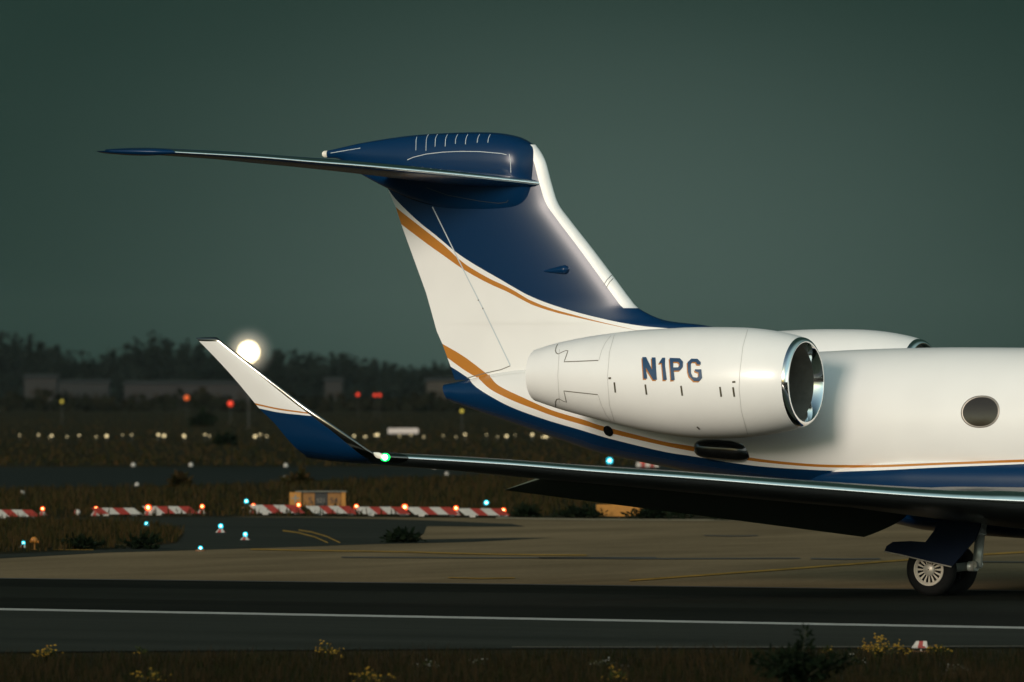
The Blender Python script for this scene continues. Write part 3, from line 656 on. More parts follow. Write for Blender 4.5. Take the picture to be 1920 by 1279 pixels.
# far runway, apron, wedge of taxiway, near taxiway
XL, XR = -2500, 4400
def yl(x, a_, b_): return a_ + (b_ - a_) * x / 1920     # a line across the picture at 0 and 1920
sheet('runway', [(XL, 892), (0, 914), (260, 912), (480, 905), (700, 896), (1000, 886), (1920, 880), (XR, 872), (XR, 863), (1920, 871), (900, 876), (0, 877), (XL, 878)], g_run, .004)
sheet('apron', [(XL, 1080), (0, 1087), (1920, 1110), (XR, 1140), (XR, 985), (1920, 978), (1300, 975.5), (1000, 972.5), (800, 971), (600, 969.5), (470, 969), (300, 972), (120, 977), (0, 983), (-300, 1000), (XL, 1040)], g_conc, .004)
sheet('taxiway_strip', [(-900, 975), (0, 972), (420, 970), (600, 971), (800, 976), (960, 983), (985, 988), (900, 988), (800, 987), (795, 1000), (780, 1012), (960, 1009), (1035, 1009), (880, 1017), (700, 1021), (560, 1026), (340, 1033), (200, 1037), (0, 1048), (-500, 1075), (-900, 1070)], g_asph2, .008)
sheet('grass_island', [(-900, 990), (0, 976), (120, 974), (250, 978), (330, 988), (345, 1004), (330, 1020), (200, 1031), (0, 1040), (-500, 1062), (-900, 1062)], g_soil, .012)
sheet('taxiway', [(XL, 1055), (0, 1086), (1920, 1109), (XR, 1139), (XR, 1262), (1920, 1216), (960, 1218), (0, 1225), (XL, 1250)], g_asph, .008)
sheet('taxiway_shoulder', [(XL, 1100), (0, 1145.5), (960, 1163), (1920, 1180.5), (XR, 1226), (XR, 1261), (1920, 1215.5), (960, 1217.5), (0, 1224), (XL, 1249)], g_asph2, .012)
sheet('taxiway_lane', [(XL, 1078), (0, 1101), (960, 1113), (1920, 1128), (XR, 1160), (XR, 1176), (1920, 1150), (960, 1136), (0, 1122), (XL, 1096)], ground_mat('worn_lane', (.012, .0135, .009), (.017, .0185, .013), .5, None, (.2, 1, 1), .9, 30), .012)
def stripe(name, pts, w_px, m, z=.016):
    """a painted line on the ground: measured points, own width"""
    V, F = [], []
    for i, (x, y) in enumerate(pts): V += [at_z(x, y - w_px / 2), at_z(x, y + w_px / 2)]
    for v in V: v.z = z
    F = [(2 * i, 2 * i + 1, 2 * i + 3, 2 * i + 2) for i in range(len(pts) - 1)]
    o = mesh(name, V, F, m, None, False); tag(o, kind='structure'); return o
stripe('edge_line', [(XL, 1098), (0, 1144), (960, 1161.5), (1920, 1179), (XR, 1224)], 3.8, g_white)
stripe('edge_seam', [(XL, 1056), (0, 1085.8), (960, 1097), (1920, 1109.3), (XR, 1139)], 1.6, g_scuff)
stripe('kerb_strip', [(960, 1215), (1400, 1215.5), (1920, 1213.5), (2600, 1221)], 1.8, mat('pale_kerb', (.055, .044, .024), .8, noise=.3, scale=4))
stripe('apron_edge', [(930, 972), (1000, 973.5), (1100, 974.8), (1300, 976), (1700, 977)], 2.6, mat('pale_edge', (.26, .20, .11), .8, noise=.3, scale=3))
stripe('guide_line', [(1180, 1090), (1300, 1081), (1480, 1068), (1680, 1052.5), (1850, 1040.5), (1960, 1034)], 3.0, g_yel)
stripe('guide_line', [(470, 1031), (600, 1033.5), (760, 1036), (900, 1040), (1000, 1041.5), (1100, 1042)], 2.2, g_yel)
stripe('guide_line', [(100, 1031.5), (175, 1032)], 2.0, g_yel)
stripe('guide_line', [(530, 996), (560, 1000), (590, 1008), (615, 1019)], 2.2, g_yel)
stripe('guide_line', [(560, 995), (585, 999), (612, 1007), (638, 1019)], 2.2, g_yel)
stripe('guide_line', [(840, 1084.5), (900, 1086), (965, 1085)], 1.6, g_yel)
for k, (x0_, x1_, y_, wpx) in enumerate(((640, 1230, 1046, 2.0), (1010, 1500, 1047.5, 2.2), (1520, 1650, 1048.5, 2.4), (1840, 2050, 1054.5, 2.0), (1320, 1420, 1005, 1.6))):
    stripe('tar_seam', [(x0_, y_), ((x0_ + x1_) / 2, y_ + 1.2), (x1_, y_ + .4)], wpx, g_scuff)
# ---- grass
def vary(name, cols, rough=.8, trans=0.0):
    m = bpy.data.materials.new(name); m.use_nodes = True; t = m.node_tree; p = t.nodes['Principled BSDF']; p.inputs['Roughness'].default_value = rough; p.inputs['Specular IOR Level'].default_value = .03
    g = t.nodes.new('ShaderNodeNewGeometry'); r = t.nodes.new('ShaderNodeValToRGB'); e = r.color_ramp.elements; e[0].color = (*cols[0], 1); e[1].color = (*cols[-1], 1)
    for i, c_ in enumerate(cols[1:-1]): k = e.new((i + 1) / (len(cols) - 1)); k.color = (*c_, 1)
    t.links.new(g.outputs['Random Per Island'], r.inputs[0]); t.links.new(r.outputs[0], p.inputs['Base Color']); MATS[name] = m; return m
m_grass = vary('grass_blade', [(.005, .008, .002), (.008, .010, .003), (.012, .011, .004), (.020, .013, .006), (.009, .011, .004)])
m_grass_far = vary('far_grass_blade', [(.009, .012, .003), (.022, .017, .005), (.036, .021, .008), (.015, .016, .004)])
m_leaf = vary('shrub_leaf', [(.003, .007, .003), (.005, .009, .004), (.006, .010, .004)])
m_weed = vary('weed_leaf', [(.014, .022, .006), (.024, .032, .008), (.034, .034, .012)])
m_yflow = vary('yellow_petal', [(.20, .12, .015), (.32, .20, .03), (.25, .13, .02)])
m_wflow = vary('white_petal', [(.30, .30, .26), (.42, .42, .38)])
m_stem = mat('stem', (.025, .026, .010), .8)
def blades(name, pts, hmin, hmax, wid, m):
    V, F = [], []
    for p in pts:
        h = random.uniform(hmin, hmax); a_ = random.uniform(0, math.pi); d = Vector((math.cos(a_), math.sin(a_), 0)) * wid / 2
        ln = Vector((random.gauss(0, .22), random.gauss(0, .22), 0)) * h; b = len(V)
        V += [p - d, p + d, p + ln * .4 + d * .7 + Vector((0, 0, h * .6)), p + ln * .4 - d * .7 + Vector((0, 0, h * .6)), p + ln + Vector((0, 0, h))]; F += [(b, b + 1, b + 2, b + 3), (b + 3, b + 2, b + 4)]
    o = mesh(name, V, F, m, None, False); tag(o, kind='stuff'); return o
def ground_pts(n, x0_, x1_, y0_, y1_, clump=0.0, inside=None):
    out_ = []
    while len(out_) < n:
        x, y = random.uniform(x0_, x1_), random.uniform(y0_(0) if callable(y0_) else y0_, y1_)
        p = at_z(x, y)
        if inside and not inside(x, y): continue
        p.z = 0; out_.append(p)
    return out_
edge_near = lambda x: interp([(-400, 1229), (0, 1226), (960, 1219), (1920, 1217), (2300, 1224)], x)
tag(blades('grass', ground_pts(30000, -300, 2250, 1222, 1330, inside=lambda x, y: y > edge_near(x) + 6 + random.random() * 6), .05, .15, .013, m_grass), 'dark foreground grass verge along the taxiway edge', 'grass')
tall = []
for _ in range(120):
    x, y = random.uniform(-200, 2150), random.uniform(1224, 1310)
    if y < edge_near(x) + 18: continue
    c = at_z(x, y)
    for _ in range(40): tall.append(c + Vector((random.gauss(0, .25), random.gauss(0, .25), 0)))
tag(blades('tall_grass', tall, .12, .30, .009, vary('dry_grass_blade', [(.022, .014, .006), (.015, .011, .005), (.028, .019, .009)])), 'taller dry grass tufts in the foreground verge', 'grass')
def strip_pts(n, Y0, Y1, X0=-250, X1=2200, f=None): return ground_pts(n, X0, X1, Y0, Y1, inside=f)
tag(blades('field_grass', strip_pts(16000, 912, 968, f=lambda x, y: y > interp([(-250, 917), (0, 917), (260, 914), (480, 908), (700, 899), (1000, 889), (2200, 882)], x) + 2) +
    strip_pts(5000, 886, 915, 500, 2200, f=lambda x, y: y > interp([(480, 908), (700, 899), (1000, 889), (2200, 882)], x) + 2), .10, .34, .05, m_grass_far), 'rough brown grass field behind the striped barriers', 'grass')
tag(blades('far_grass', strip_pts(14000, 775, 874), .10, .26, .14, m_grass_far), 'distant grass field beyond the far runway', 'grass')
tag(blades('island_grass', strip_pts(6000, 976, 1036, -250, 345, f=lambda x, y: y < interp([(-250, 1048), (0, 1038), (200, 1029), (330, 1018), (345, 1000)], x) and y > interp([(-250, 984), (0, 978), (120, 976), (250, 980), (345, 1000)], x)), .08, .3, .035, m_grass_far), 'grass island between concrete apron and striped barriers', 'grass')
# ---- shrubs, weeds
def leafy(name, px, py, hpx, wpx, label, cat, n=260, leaf=.07, m=None, group=None, flowers=0, fm=None, top=None, stems=7, fsize=.02):
    c = at_z(px, py); D = (c - CAM).dot(CF); k = D / FPX; H, Wd = hpx * k, wpx * k
    root = empty(name, c, label, cat, group)
    sb_, lf, fl = MB(), MB(), MB()
    for s_ in range(stems):
        a_ = random.uniform(0, 6.28); t_ = random.random() ** .6; end = Vector((math.cos(a_) * Wd / 2 * t_, math.sin(a_) * Wd / 2 * t_, H * (random.uniform(.55, .8) if s_ else 1.0) * (1 - .25 * t_)))
        if s_ == 0: end = Vector(((top or 0) * k, 0, H))
        mid = end * .5 + Vector((end.x * -.15, end.y * -.15, H * .06)); P = [Vector((0, 0, -.01)), mid, end]; sb_.tube(P, [.012, .009, .004], 5)
        for _ in range(n // stems):
            t = random.random() ** .7; q = P[0].lerp(P[1], t * 2) if t < .5 else P[1].lerp(P[2], t * 2 - 1)
            d = Vector((random.gauss(0, 1), random.gauss(0, 1), random.gauss(.3, .6))).normalized(); L_ = leaf * random.uniform(.6, 1.4) * (1.25 - .5 * t)
            s2 = d.cross(Vector((random.gauss(0, 1), random.gauss(0, 1), random.gauss(0, 1)))).normalized() * L_ * .22
            q = q + d * L_ * random.uniform(0, 1.0); lf.add([q, q + d * L_ * .5 + s2, q + d * L_, q + d * L_ * .5 - s2], [(0, 1, 2, 3)])
        for _ in range(flowers // stems):
            q = end + Vector((random.gauss(0, .06), random.gauss(0, .06), random.gauss(0, .035))); r_ = fsize * random.uniform(.6, 1.3); fl.sphere(q, r_, 6, 0, .55)
    sb_.build('stems', m_stem, root); lf.build('leaves', m or m_weed, root)
    if flowers: fl.build('flower_heads', fm or m_yflow, root)['kind'] = 'stuff'
    return root
leafy('shrub', 1500, 1304, 124, 210, 'dark leafy shrub rising in the foreground grass before the taxiway', 'shrub', n=2600, leaf=.095, m=m_leaf, stems=20, top=12)
RG = 'yellow flowering weeds on the verge'
for px, py, h, wpx, fl_, lab in ((1650, 1238, 42, 90, 150, 'largest yellow flowering weed, right of the dark shrub'), (92, 1236, 22, 44, 50, 'yellow flowering weed at the verge edge by the left border'), (612, 1238, 30, 36, 50, 'yellow flowering weed standing against the taxiway below the winglet'),
        (285, 1283, 26, 60, 40, 'low yellow flowering weed at the lower border left of centre'), (1760, 1228, 14, 60, 40, 'low yellow flowering weed spread right of the striped marker foot'), (690, 1284, 24, 110, 60, 'wide low yellow flowering weed at the lower border near centre'), (1150, 1282, 26, 60, 26, 'small yellow flowering weed at the lower border left of the shrub'), (265, 1226, 8, 14, 14, 'tiny yellow flowering weed on the taxiway edge near the left'), (1550, 1226, 12, 20, 14, 'tiny yellow flowering weed just right of the shrub tip')):
    leafy('ragwort', px, py, h, wpx, lab, 'weed', n=int(60 + wpx * 3), leaf=.045, group=RG, flowers=fl_, stems=8, fsize=.016)
for px, py, lab in ((800, 1254, 'pale flowering weed in the verge below the white line'), (895, 1250, 'pale fluffy flowering weed in the verge under the jet tail'), (1130, 1250, 'white speckled flowering weed in the verge right of centre'), (1600, 1246, 'white speckled weed between shrub and striped marker'), (1790, 1262, 'white speckled weed in the lower right verge')):
    leafy('white_weed', px, py, 14, 60, lab, 'weed', n=70, leaf=.04, group='white flowering weeds on the verge', flowers=16, fm=m_wflow, stems=8, fsize=.009)
for px, py, h, wpx, lab in ((150, 1031, 22, 110, 'dark low bush on the grass island by the yellow edge line'), (275, 1030, 26, 130, 'broad dark bush on the grass island right of the other island bush'), (755, 1018, 22, 90, 'dark bush on the asphalt edge below the sign'), (1090, 972, 16, 150, 'dark weeds along the apron edge under the flap tip'), (1230, 974, 18, 150, 'dark weeds in front of the low yellow sign'), (1380, 976, 14, 120, 'dark weeds along the apron edge right of the yellow sign'), (985, 971, 12, 60, 'small dark weed beside the rightmost red lamp'), (380, 800, 22, 50, 'dark distant bush left of the winglet'), (425, 835, 14, 46, 'dark bush on the far grass under the row of lights'), (340, 914, 18, 30, 'pale brown weed beside the far runway edge'), (560, 908, 12, 60, 'brown weeds at the far runway edge below the green light')):
    D = (at_z(px, py) - CAM).dot(CF)
    leafy('bush', px, py, h * .72, wpx * .9, lab, 'bush', n=500, leaf=.0010 * D, stems=14, m=m_leaf if 'pale' not in lab and 'brown' not in lab else m_grass_far)
# ================================================================== AIRFIELD LIGHTS AND SIGNS
red_m = mat('barrier_red', (.25, .028, .018), .5, noise=.15, scale=9)
wht_m = mat('barrier_white', (.40, .37, .32), .5, noise=.12, scale=9)
base_dark = mat('base_dark', (.03, .03, .025), .7)
rust = mat('rust_base', (.16, .07, .025), .7)
lamp_red = mat('lamp_red', (.6, .05, .02), .3, emit=((1, .09, .012), 2.4)); core_red = mat('core_red', (1, .5, .3), .3, emit=((1, .42, .13), 9))
lamp_blue = mat('lamp_blue', (.05, .4, .5), .3, emit=((.0, .50, .68), 1.5)); core_blue = mat('core_blue', (.6, 1, 1), .3, emit=((.30, .95, 1), 6))
lamp_warm = mat('lamp_warm', (.6, .5, .3), .3, emit=((1, .78, .40), 1.0))
lamp_redfar = mat('lamp_red_far', (.6, .05, .02), .3, emit=((1, .05, .02), .75))
def barrier(px0, px1, ytop, ybot, label):
    c0, c1 = at_z(px0, ybot), at_z(px1, ybot); D = (c0 - CAM).dot(CF); k = D / FPX
    Ln = (px1 - px0) * k; H = (ybot - ytop) * k; rz = math.atan2((c1 - c0).y, (c1 - c0).x)
    root = empty('barrier', c0.lerp(c1, .5), label, 'barrier', 'red and white striped barriers across the closed strip', rz)
    b = MB(); sh = H * 1.05; n = 4; pal = [0, 1, 0, 1] if 'red at its left' not in label else [1, 0, 1, 0]
    wd = [.30, .22, .24, .24] if pal[0] == 0 else [.25] * 4; x = -Ln / 2
    for i in range(n):
        w_ = (Ln - sh) * wd[i] / sum(wd); e = .0015
        V = [(x + sh, -.2, .05), (x + sh + w_, -.2, .05), (x + w_ , .1, H), (x, .1, H), (x + sh, .24, .05), (x + sh + w_, .24, .05), (x + w_, .16, H), (x, .16, H)]
        F = [(0, 1, 2, 3), (5, 4, 7, 6), (3, 2, 6, 7), (1, 0, 4, 5)] + ([(0, 3, 7, 4)] if i == 0 else []) + ([(1, 5, 6, 2)] if i == n - 1 else [])
        b.add(V, F, pal[i]); x += w_
    b.build('body', [wht_m, red_m], root)
    for t in (-.2, .36): m = MB(); m.box((Ln * t, 0, .028), (.16, .4, .056), 0); m.build('foot', base_dark if t > 0 else wht_m, root)
for a_ in ((-22, 76, 956, 972, 'striped barrier cut by the left border, red stripe at its right'), (170, 266, 952.5, 967.5, 'second striped barrier from the left, red at its left end'), (266, 372, 949.5, 966, 'third striped barrier from the left, white left end under a bright lamp'), (466, 572, 947, 965, 'striped barrier just left of the black and yellow sign'), (572, 672, 949, 966, 'striped barrier directly in front of the black and yellow sign'), (665, 770, 950.5, 967, 'striped barrier just right of the black and yellow sign'), (760, 862, 951, 968, 'second striped barrier from the right, beneath the tail'), (856, 956, 953.5, 969.5, 'rightmost striped barrier, ending near the flap tip')): barrier(*a_)
def lamp(name, px, py_lamp, py_base, label, cat, group, lm, rad_px, base='cone', mats=None):
    c = at_z(px, py_base); D = (c - CAM).dot(CF); k = D / FPX; H = (py_base - py_lamp) * k; r_ = rad_px * k
    root = empty(name, c, label, cat, group)
    if base == 'cone':
        b = MB(); w_ = 10.5 * k; n = 4
        lo = [Vector((w_ * math.cos(q), w_ * math.sin(q), .0)) for q in np.linspace(YAW + .1, YAW + .1 + 2 * math.pi, 9)[:-1]]; hi = [Vector((v.x * .36, v.y * .36, H * .62)) for v in lo]
        for i in range(8): b.add([lo[i], lo[(i + 1) % 8], hi[(i + 1) % 8], hi[i]], [(0, 1, 2, 3)], i % 2)
        b.add(hi, [tuple(range(8))], 0); b.build('cone', mats or [wht_m, red_m], root)
    b = MB(); b.lathe([(r_ * .7, 0 if base != 'cone' else H * .5), (r_ * .5, H * .6), (r_ * .6, H - r_ * .7), (.001, H - r_ * .7)], (0, 0, 0), 12); b.build('post', base_dark, root, True, 40)
    if name == 'field_light' and random.random() < .6: b = MB(); b.sphere(CR * random.uniform(-2.2, 2.2) * r_ + Vector((0, 0, H + random.uniform(-1.5, 1.0) * r_)), r_ * random.uniform(.4, .7), 8); b.build('second_globe', lm, root, True)
    if base == 'plate': b = MB(); b.lathe([(r_ * 2.2, 0), (r_ * 2.2, .03), (r_ * .8, .06)], (0, 0, 0), 16); b.build('base_plate', rust, root)
    b = MB(); b.lathe([(r_ * .8, -r_ * .8), (r_, -r_ * .2), (r_ * .95, r_ * .35), (r_ * .6, r_ * .85), (.001, r_)], (0, 0, H), 16); b.build('globe', lm, root, True)
    core = core_red if lm == lamp_red else core_blue if lm == lamp_blue else None
    if core: b = MB(); b.sphere(CF * (-r_ * .62) + Vector((0, 0, H + r_ * .05)), r_ * .55, 10); b.build('bulb', core, root, True)
    return root
RL = 'red lamps beside the striped barriers'
for px, yl_, yb_, rp, lab in ((80, 954, 967, 4, 'leftmost red lamp, at the right end of the cut barrier'), (180, 953, 967, 3.6, 'red lamp before the left end of the second barrier'), (278, 952, 966, 6, 'large bright red lamp joining the second and third barriers'), (379, 950, 963, 4.6, 'red lamp on a marker at the right end of the third barrier'), (475, 948.5, 963, 4.6, 'red lamp at the left end of the barrier left of the sign'), (560, 947, 962, 4.2, 'red lamp in front of the yellow sign panel'), (668, 950, 964, 4.8, 'red lamp just right of the black and yellow sign'), (759, 951, 965, 6, 'large bright red lamp below the fin trailing edge'), (855, 953, 966, 4.8, 'red lamp left of the rightmost barrier'), (944, 957, 968, 5, 'rightmost red lamp, at the end of the barrier row')):
    lamp('red_lamp', px, yl_, yb_, lab, 'lamp', RL, lamp_red, rp)
BL = 'blue taxiway lights'
for px, yl_, yb_, rp, base, lab in ((44, 1018, 1028, 4.2, 'cone', 'blue taxi light beside the yellow hydrant'), (275, 982, 991, 4.2, 'cone', 'blue taxi light below the large left red lamp'), (414, 986.5, 999, 4.8, 'cone', 'blue taxi light on a striped cone, upper of the pair near the double line'), (460, 1002, 1013, 4.8, 'cone', 'blue taxi light on a striped cone, lower of the pair near the double line'), (376, 1028, 1034, 4.6, 'plate', 'blue taxi light without a cone at the concrete edge'), (462, 940, 953, 4.2, 'plate', 'blue taxi light behind the barrier left of the sign'), (912, 943, 956, 5, 'plate', 'blue taxi light behind the rightmost barrier'), (1143, 864, 880, 6, 'plate', 'blue light glowing between the jet belly and wing')):
    lamp('taxi_light', px, yl_, yb_, lab, 'light', BL, lamp_blue, rp, base)
WL = 'small warm lights in a row on the far field'
_o = 'first second third fourth fifth sixth seventh eighth ninth tenth eleventh twelfth thirteenth fourteenth fifteenth sixteenth seventeenth eighteenth nineteenth'.split()
ORD = _o + ['twentieth'] + ['twenty-' + w_ for w_ in _o[:9]] + ['thirtieth'] + ['thirty-' + w_ for w_ in _o[:9]]
xs_ = [37, 72, 97, 125, 148, 180, 200, 230, 247, 297, 308, 345, 385, 393, 432, 478, 487, 500, 664, 684, 708, 749, 771, 794, 831, 855, 872, 912, 933, 950, 966, 998, 1018, 1024, 1033]
big = {97, 200, 297, 308, 345, 478, 664, 708, 872, 950, 998, 1024}
for i, px in enumerate(xs_):
    near = [x for x in xs_ if x != px]; nb = min(near, key=lambda x: abs(x - px))
    lab = ('bright' if px in big else 'faint') + ' warm light in the far field row, ' + ORD[i] + ' from the left border'
    o = lamp('field_light', px, 817 + random.uniform(-2.5, 2.5), 826, lab, 'light', WL, lamp_warm, random.uniform(2.0, 2.8) if px in big else random.uniform(.9, 1.6), 'none')
RM = 'small white markers on the far runway edge'
for px, py, lab in ((250, 876, 'white edge marker beyond the far runway, leftmost of its row'), (358, 876, 'white edge marker beyond the far runway, left of the winglet'), (536, 877, 'white edge marker directly beneath the winglet'), (257, 913, 'white edge marker on the near runway edge, above a bush'), (42, 928, 'white edge marker in the grass near the left border'), (533, 901, 'small white edge marker on the near side of the runway under the winglet'), (838, 893, 'white edge marker on the runway edge under the wing'), (816, 880, 'low white edge marker touching the wing lower edge')):
    c = at_z(px, py); k = (c - CAM).dot(CF) / FPX; r_ = empty('edge_marker', c, lab, 'marker', RM)
    b = MB(); b.lathe([(4.6 * k, 0), (4.4 * k, 4 * k), (3 * k, 7.5 * k), (.01, 8.6 * k)], (0, 0, 0), 12); b.build('cap', wht_m, r_, True); b = MB(); b.lathe([(4.75 * k, 0), (4.7 * k, 2.2 * k)], (0, 0, 0), 12); b.build('band', base_dark, r_)
c = at_z(145, 967); k = (c - CAM).dot(CF) / FPX; r_ = empty('ball_marker', c, 'red and white ball marker between the two leftmost barriers', 'marker')
b = MB(); b.sphere((0, 0, 6 * k), 6.2 * k, 14); o = b.build('ball', [wht_m, red_m], r_, True); o.data.polygons.foreach_set('material_index', [1 if (p.center.x < -.3 * k) else 0 for p in o.data.polygons]); b = MB(); b.box((0, 0, .5 * k), (8 * k, 8 * k, k)); b.build('foot', base_dark, r_)
# yellow hydrant
c = at_z(64, 1032); k = (c - CAM).dot(CF) / FPX; r_ = empty('hydrant', c, 'small yellow hydrant post on the grass by the left border', 'hydrant')
ym = mat('hydrant_yellow', (.32, .12, .012), .6, noise=.2, scale=12)
b = MB(); b.lathe([(5 * k, 0), (4.6 * k, 2 * k), (2.4 * k, 3 * k), (2.4 * k, 13 * k)], (0, 0, 0), 14); b.build('post', ym, r_, True, 40)
b = MB(); b.sphere((0, 0, 19 * k), 7 * k, 16, 0, .95); b.build('cap', ym, r_, True); b = MB(); b.tube([CR * (-8.5 * k) + Vector((0, 0, 16 * k)), CR * (8.5 * k) + Vector((0, 0, 16 * k))], 2.6 * k, 10); b.build('outlet', ym, r_, True)
# black and yellow location sign
def text(s, size, loc, m, parent, rz):
    cu = bpy.data.curves.new('lettering', 'FONT'); cu.body = s; cu.size = size; cu.align_x = 'CENTER'; cu.align_y = 'CENTER'; cu.extrude = .003
    o = bpy.data.objects.new('tmp', cu); link(o); dg = bpy.context.evaluated_depsgraph_get(); dg.update(); me = bpy.data.meshes.new_from_object(o.evaluated_get(dg)); bpy.data.objects.remove(o)
    me.materials.clear(); me.materials.append(m); t = bpy.data.objects.new('lettering', me); link(t, parent); t.location = loc; t.rotation_euler = (math.pi / 2, 0, rz); return t
sy = mat('sign_yellow', (.33, .135, .008), .5, noise=.15, scale=5); sk = mat('sign_black', (.008, .008, .007), .5); sgrey = mat('sign_letter', (.16, .15, .12), .6); syd = mat('sign_yellow_dark', (.19, .078, .006), .5, noise=.2, scale=5)
c = at_z(596, 957); k = (c - CAM).dot(CF) / FPX; sg = empty('taxiway_sign', c, 'low black and yellow taxiway sign behind the striped barriers', 'sign', None, YAW)
for x0_, x1_, m, y0_ in ((-53, -31, sy, 0), (-30, -6, syd, 3), (-5.5, 18, sk, 3), (18.5, 43, syd, 3), (44, 52, sy, 1)):
    b = MB(); b.box(((x0_ + x1_) / 2 * k, y0_ * .03, 20 * k), ((x1_ - x0_) * k, .22, 28 * k)); b.build('panel', m, sg)
b = MB(); b.box((6 * k, .02, 35.5 * k), (96 * k, .3, 2.2 * k)); b.build('top_rail', mat('rail_grey', (.10, .10, .08), .6), sg)
for x in (-44, -18, 6, 30, 47): b = MB(); b.box((x * k, 0, 3 * k), (2 * k, .1, 6 * k)); b.build('leg', base_dark, sg)
for s_, x, m, sz in (('S', -14, sk, 17), ('S21', 6.3, sgrey, 11.5), ('S4', 30, sk, 15)): text(s_, sz * k, (x * k, -.125 + .09, 18 * k), m, sg, 0)
b = MB(); b.box((-42 * k, -.112, 22 * k), (3 * k, .006, 15 * k)); b.box((-42 * k, -.1125, 23 * k), (16 * k, .006, 2.6 * k)); b.build('cross_mark', sgrey, sg)
# low yellow sign under the flap
c = at_z(1161, 972); k = (c - CAM).dot(CF) / FPX; s2 = empty('yellow_sign', c, 'plain low yellow sign half hidden in weeds under the flap', 'sign', None, YAW)
b = MB(); b.box((0, 0, 15 * k), (88 * k, .25, 22 * k)); b.build('panel', sy, s2); b = MB(); b.box((-44.6 * k, .0, 15 * k), (1.6 * k, .29, 22.6 * k)); b.build('frame_edge', sk, s2)
for x in (-30, 0, 30): b = MB(); b.box((x * k, 0, 2 * k), (2 * k, .1, 4 * k)); b.build('leg', base_dark, s2)
# white board far off
c = at_z(756, 817); k = (c - CAM).dot(CF) / FPX; s3 = empty('white_board', c, 'long pale board standing behind the row of far lights', 'board', None, YAW)
b = MB(); b.box((0, 0, 9 * k), (57 * k, .15, 10 * k)); b.build('panel', mat('board_white', (.50, .44, .40), .7), s3)
for x in (-22, 0, 22): b = MB(); b.box((x * k, .12, 3 * k), (1.6 * k, .08, 6 * k)); b.build('leg', base_dark, s3)
# striped edge marker in the foreground
c = at_z(1725, 1222); k = (c - CAM).dot(CF) / FPX; s4 = empty('striped_marker', c, 'small white and red striped marker at the verge edge', 'marker', None, YAW)
b = MB(); H = 13 * k; z0 = 7 * k
xs4 = [-16, -5, 4.5, 14]; xt = [-7, -1.5, 6, 12.5]
for i in range(3):
    b.add([(xs4[i] * k, -.05, z0), (xs4[i + 1] * k, -.05, z0), (xt[i + 1] * k, -.01, z0 + H), (xt[i] * k, -.01, z0 + H), (xs4[i] * k, .05, z0), (xs4[i + 1] * k, .05, z0), (xt[i + 1] * k, .01, z0 + H), (xt[i] * k, .01, z0 + H)], [(0, 1, 2, 3), (5, 4, 7, 6), (3, 2, 6, 7), (1, 0, 4, 5)] + ([(0, 3, 7, 4)] if i == 0 else []) + ([(1, 5, 6, 2)] if i == 2 else []), i % 2)
b.build('panel', [wht_m, red_m], s4); b = MB(); b.add([(.5 * k, -.0515, z0 + .3 * k), (11 * k, -.0515, z0 + .3 * k), (7.5 * k, -.035, z0 + 4.6 * k)], [(0, 1, 2)]); b.build('red_chevron', red_m, s4)
b = MB(); b.box((1 * k, 0, z0 - .8 * k), (24 * k, .08, 1.4 * k)); b.build('foot_rail', base_dark, s4); b = MB(); b.tube([(2 * k, 0, 0), (2 * k, 0, z0 - 1.4 * k)], 1.6 * k, 10); b.build('post', wht_m, s4)
b = MB(); b.box((8 * k, .04, .6 * k), (42 * k, .12, 1.2 * k)); b.build('base_plate', rust, s4)
# far red lights on posts, glowing floodlight, dim sheds
FR = 'far red obstruction lights'
for px, py, rp, D, lab, lm in ((350, 746, 5.0, 900, 'orange red far light left of the winglet', mat('lamp_orange_far', (.6, .1, .02), .3, emit=((1, .15, .02), .42))), (432, 757, 5.2, 800, 'bright red far light nearest the winglet', lamp_redfar), (671, 740, 3.2, 1000, 'dim red far light, left of the pair behind the winglet', lamp_redfar), (703, 741, 3.0, 1000, 'red far light, left half of the twin right of the dim one', lamp_redfar), (712, 741, 3.0, 1000, 'red far light, right half of the twin right of the dim one', lamp_redfar), (866, 771, 3.4, 620, 'dim yellow far light under the tail cone', mat('lamp_yellow_far', (.5, .4, .05), .3, emit=((.75, .6, .08), .4))), (116, 753, 3, 800, 'tiny dim yellow far light near the left border', MATS['lamp_yellow_far'])):
    c = at_depth(px, py, D); k = D / FPX; r_ = empty('far_light', (c.x, c.y, 0), lab, 'light', FR); zc = max(c.z, .4)
    b = MB(); b.tube([(0, 0, 0), (0, 0, zc - rp * k)], .03, 8); b.build('post', base_dark, r_); b = MB(); b.sphere((0, 0, zc), rp * k, 12); b.build('globe', lm, r_, True)
for px, lab in ((1206, 'orange red lamp of the far barrier under the belly'),):
    lamp('red_lamp', px, 865, 876, lab, 'lamp', RL, lamp_redfar, 5.5, 'none')
c0 = at_z(1195, 876); c1 = at_z(1236, 876); k = (c0 - CAM).dot(CF) / FPX; r_ = empty('barrier', c0.lerp(c1, .5), 'distant striped barrier just visible under the belly', 'barrier', None, YAW)
b = MB()
for i in range(5): b.box(((-18 + 8.4 * i) * k, 0, 5 * k), (8.4 * k, .3, 9 * k), i % 2)
b.build('body', [wht_m, red_m], r_); b = MB(); b.box((0, .0, .2 * k), (36 * k, .5, .4 * k)); b.build('foot', base_dark, r_)
D = 700; c = at_depth(466, 660, D); k = D / FPX; r_ = empty('floodlight_mast', (c.x, c.y, 0), 'tall mast with one blazing white floodlight before the dark trees', 'floodlight', None, YAW)
b = MB(); b.tube([(0, .6, 0), (0, .5, c.z)], [.06, .05], 10); b.build('pole', base_dark, r_)
b = MB(); b.tube([(0, .55, c.z), (0, .05, c.z)], [.9, 1.1], 28); b.build('housing', base_dark, r_, True, 40)
gm = bpy.data.materials.new('halo_scatter'); gm.use_nodes = True; gt = gm.node_tree; gt.nodes.clear()
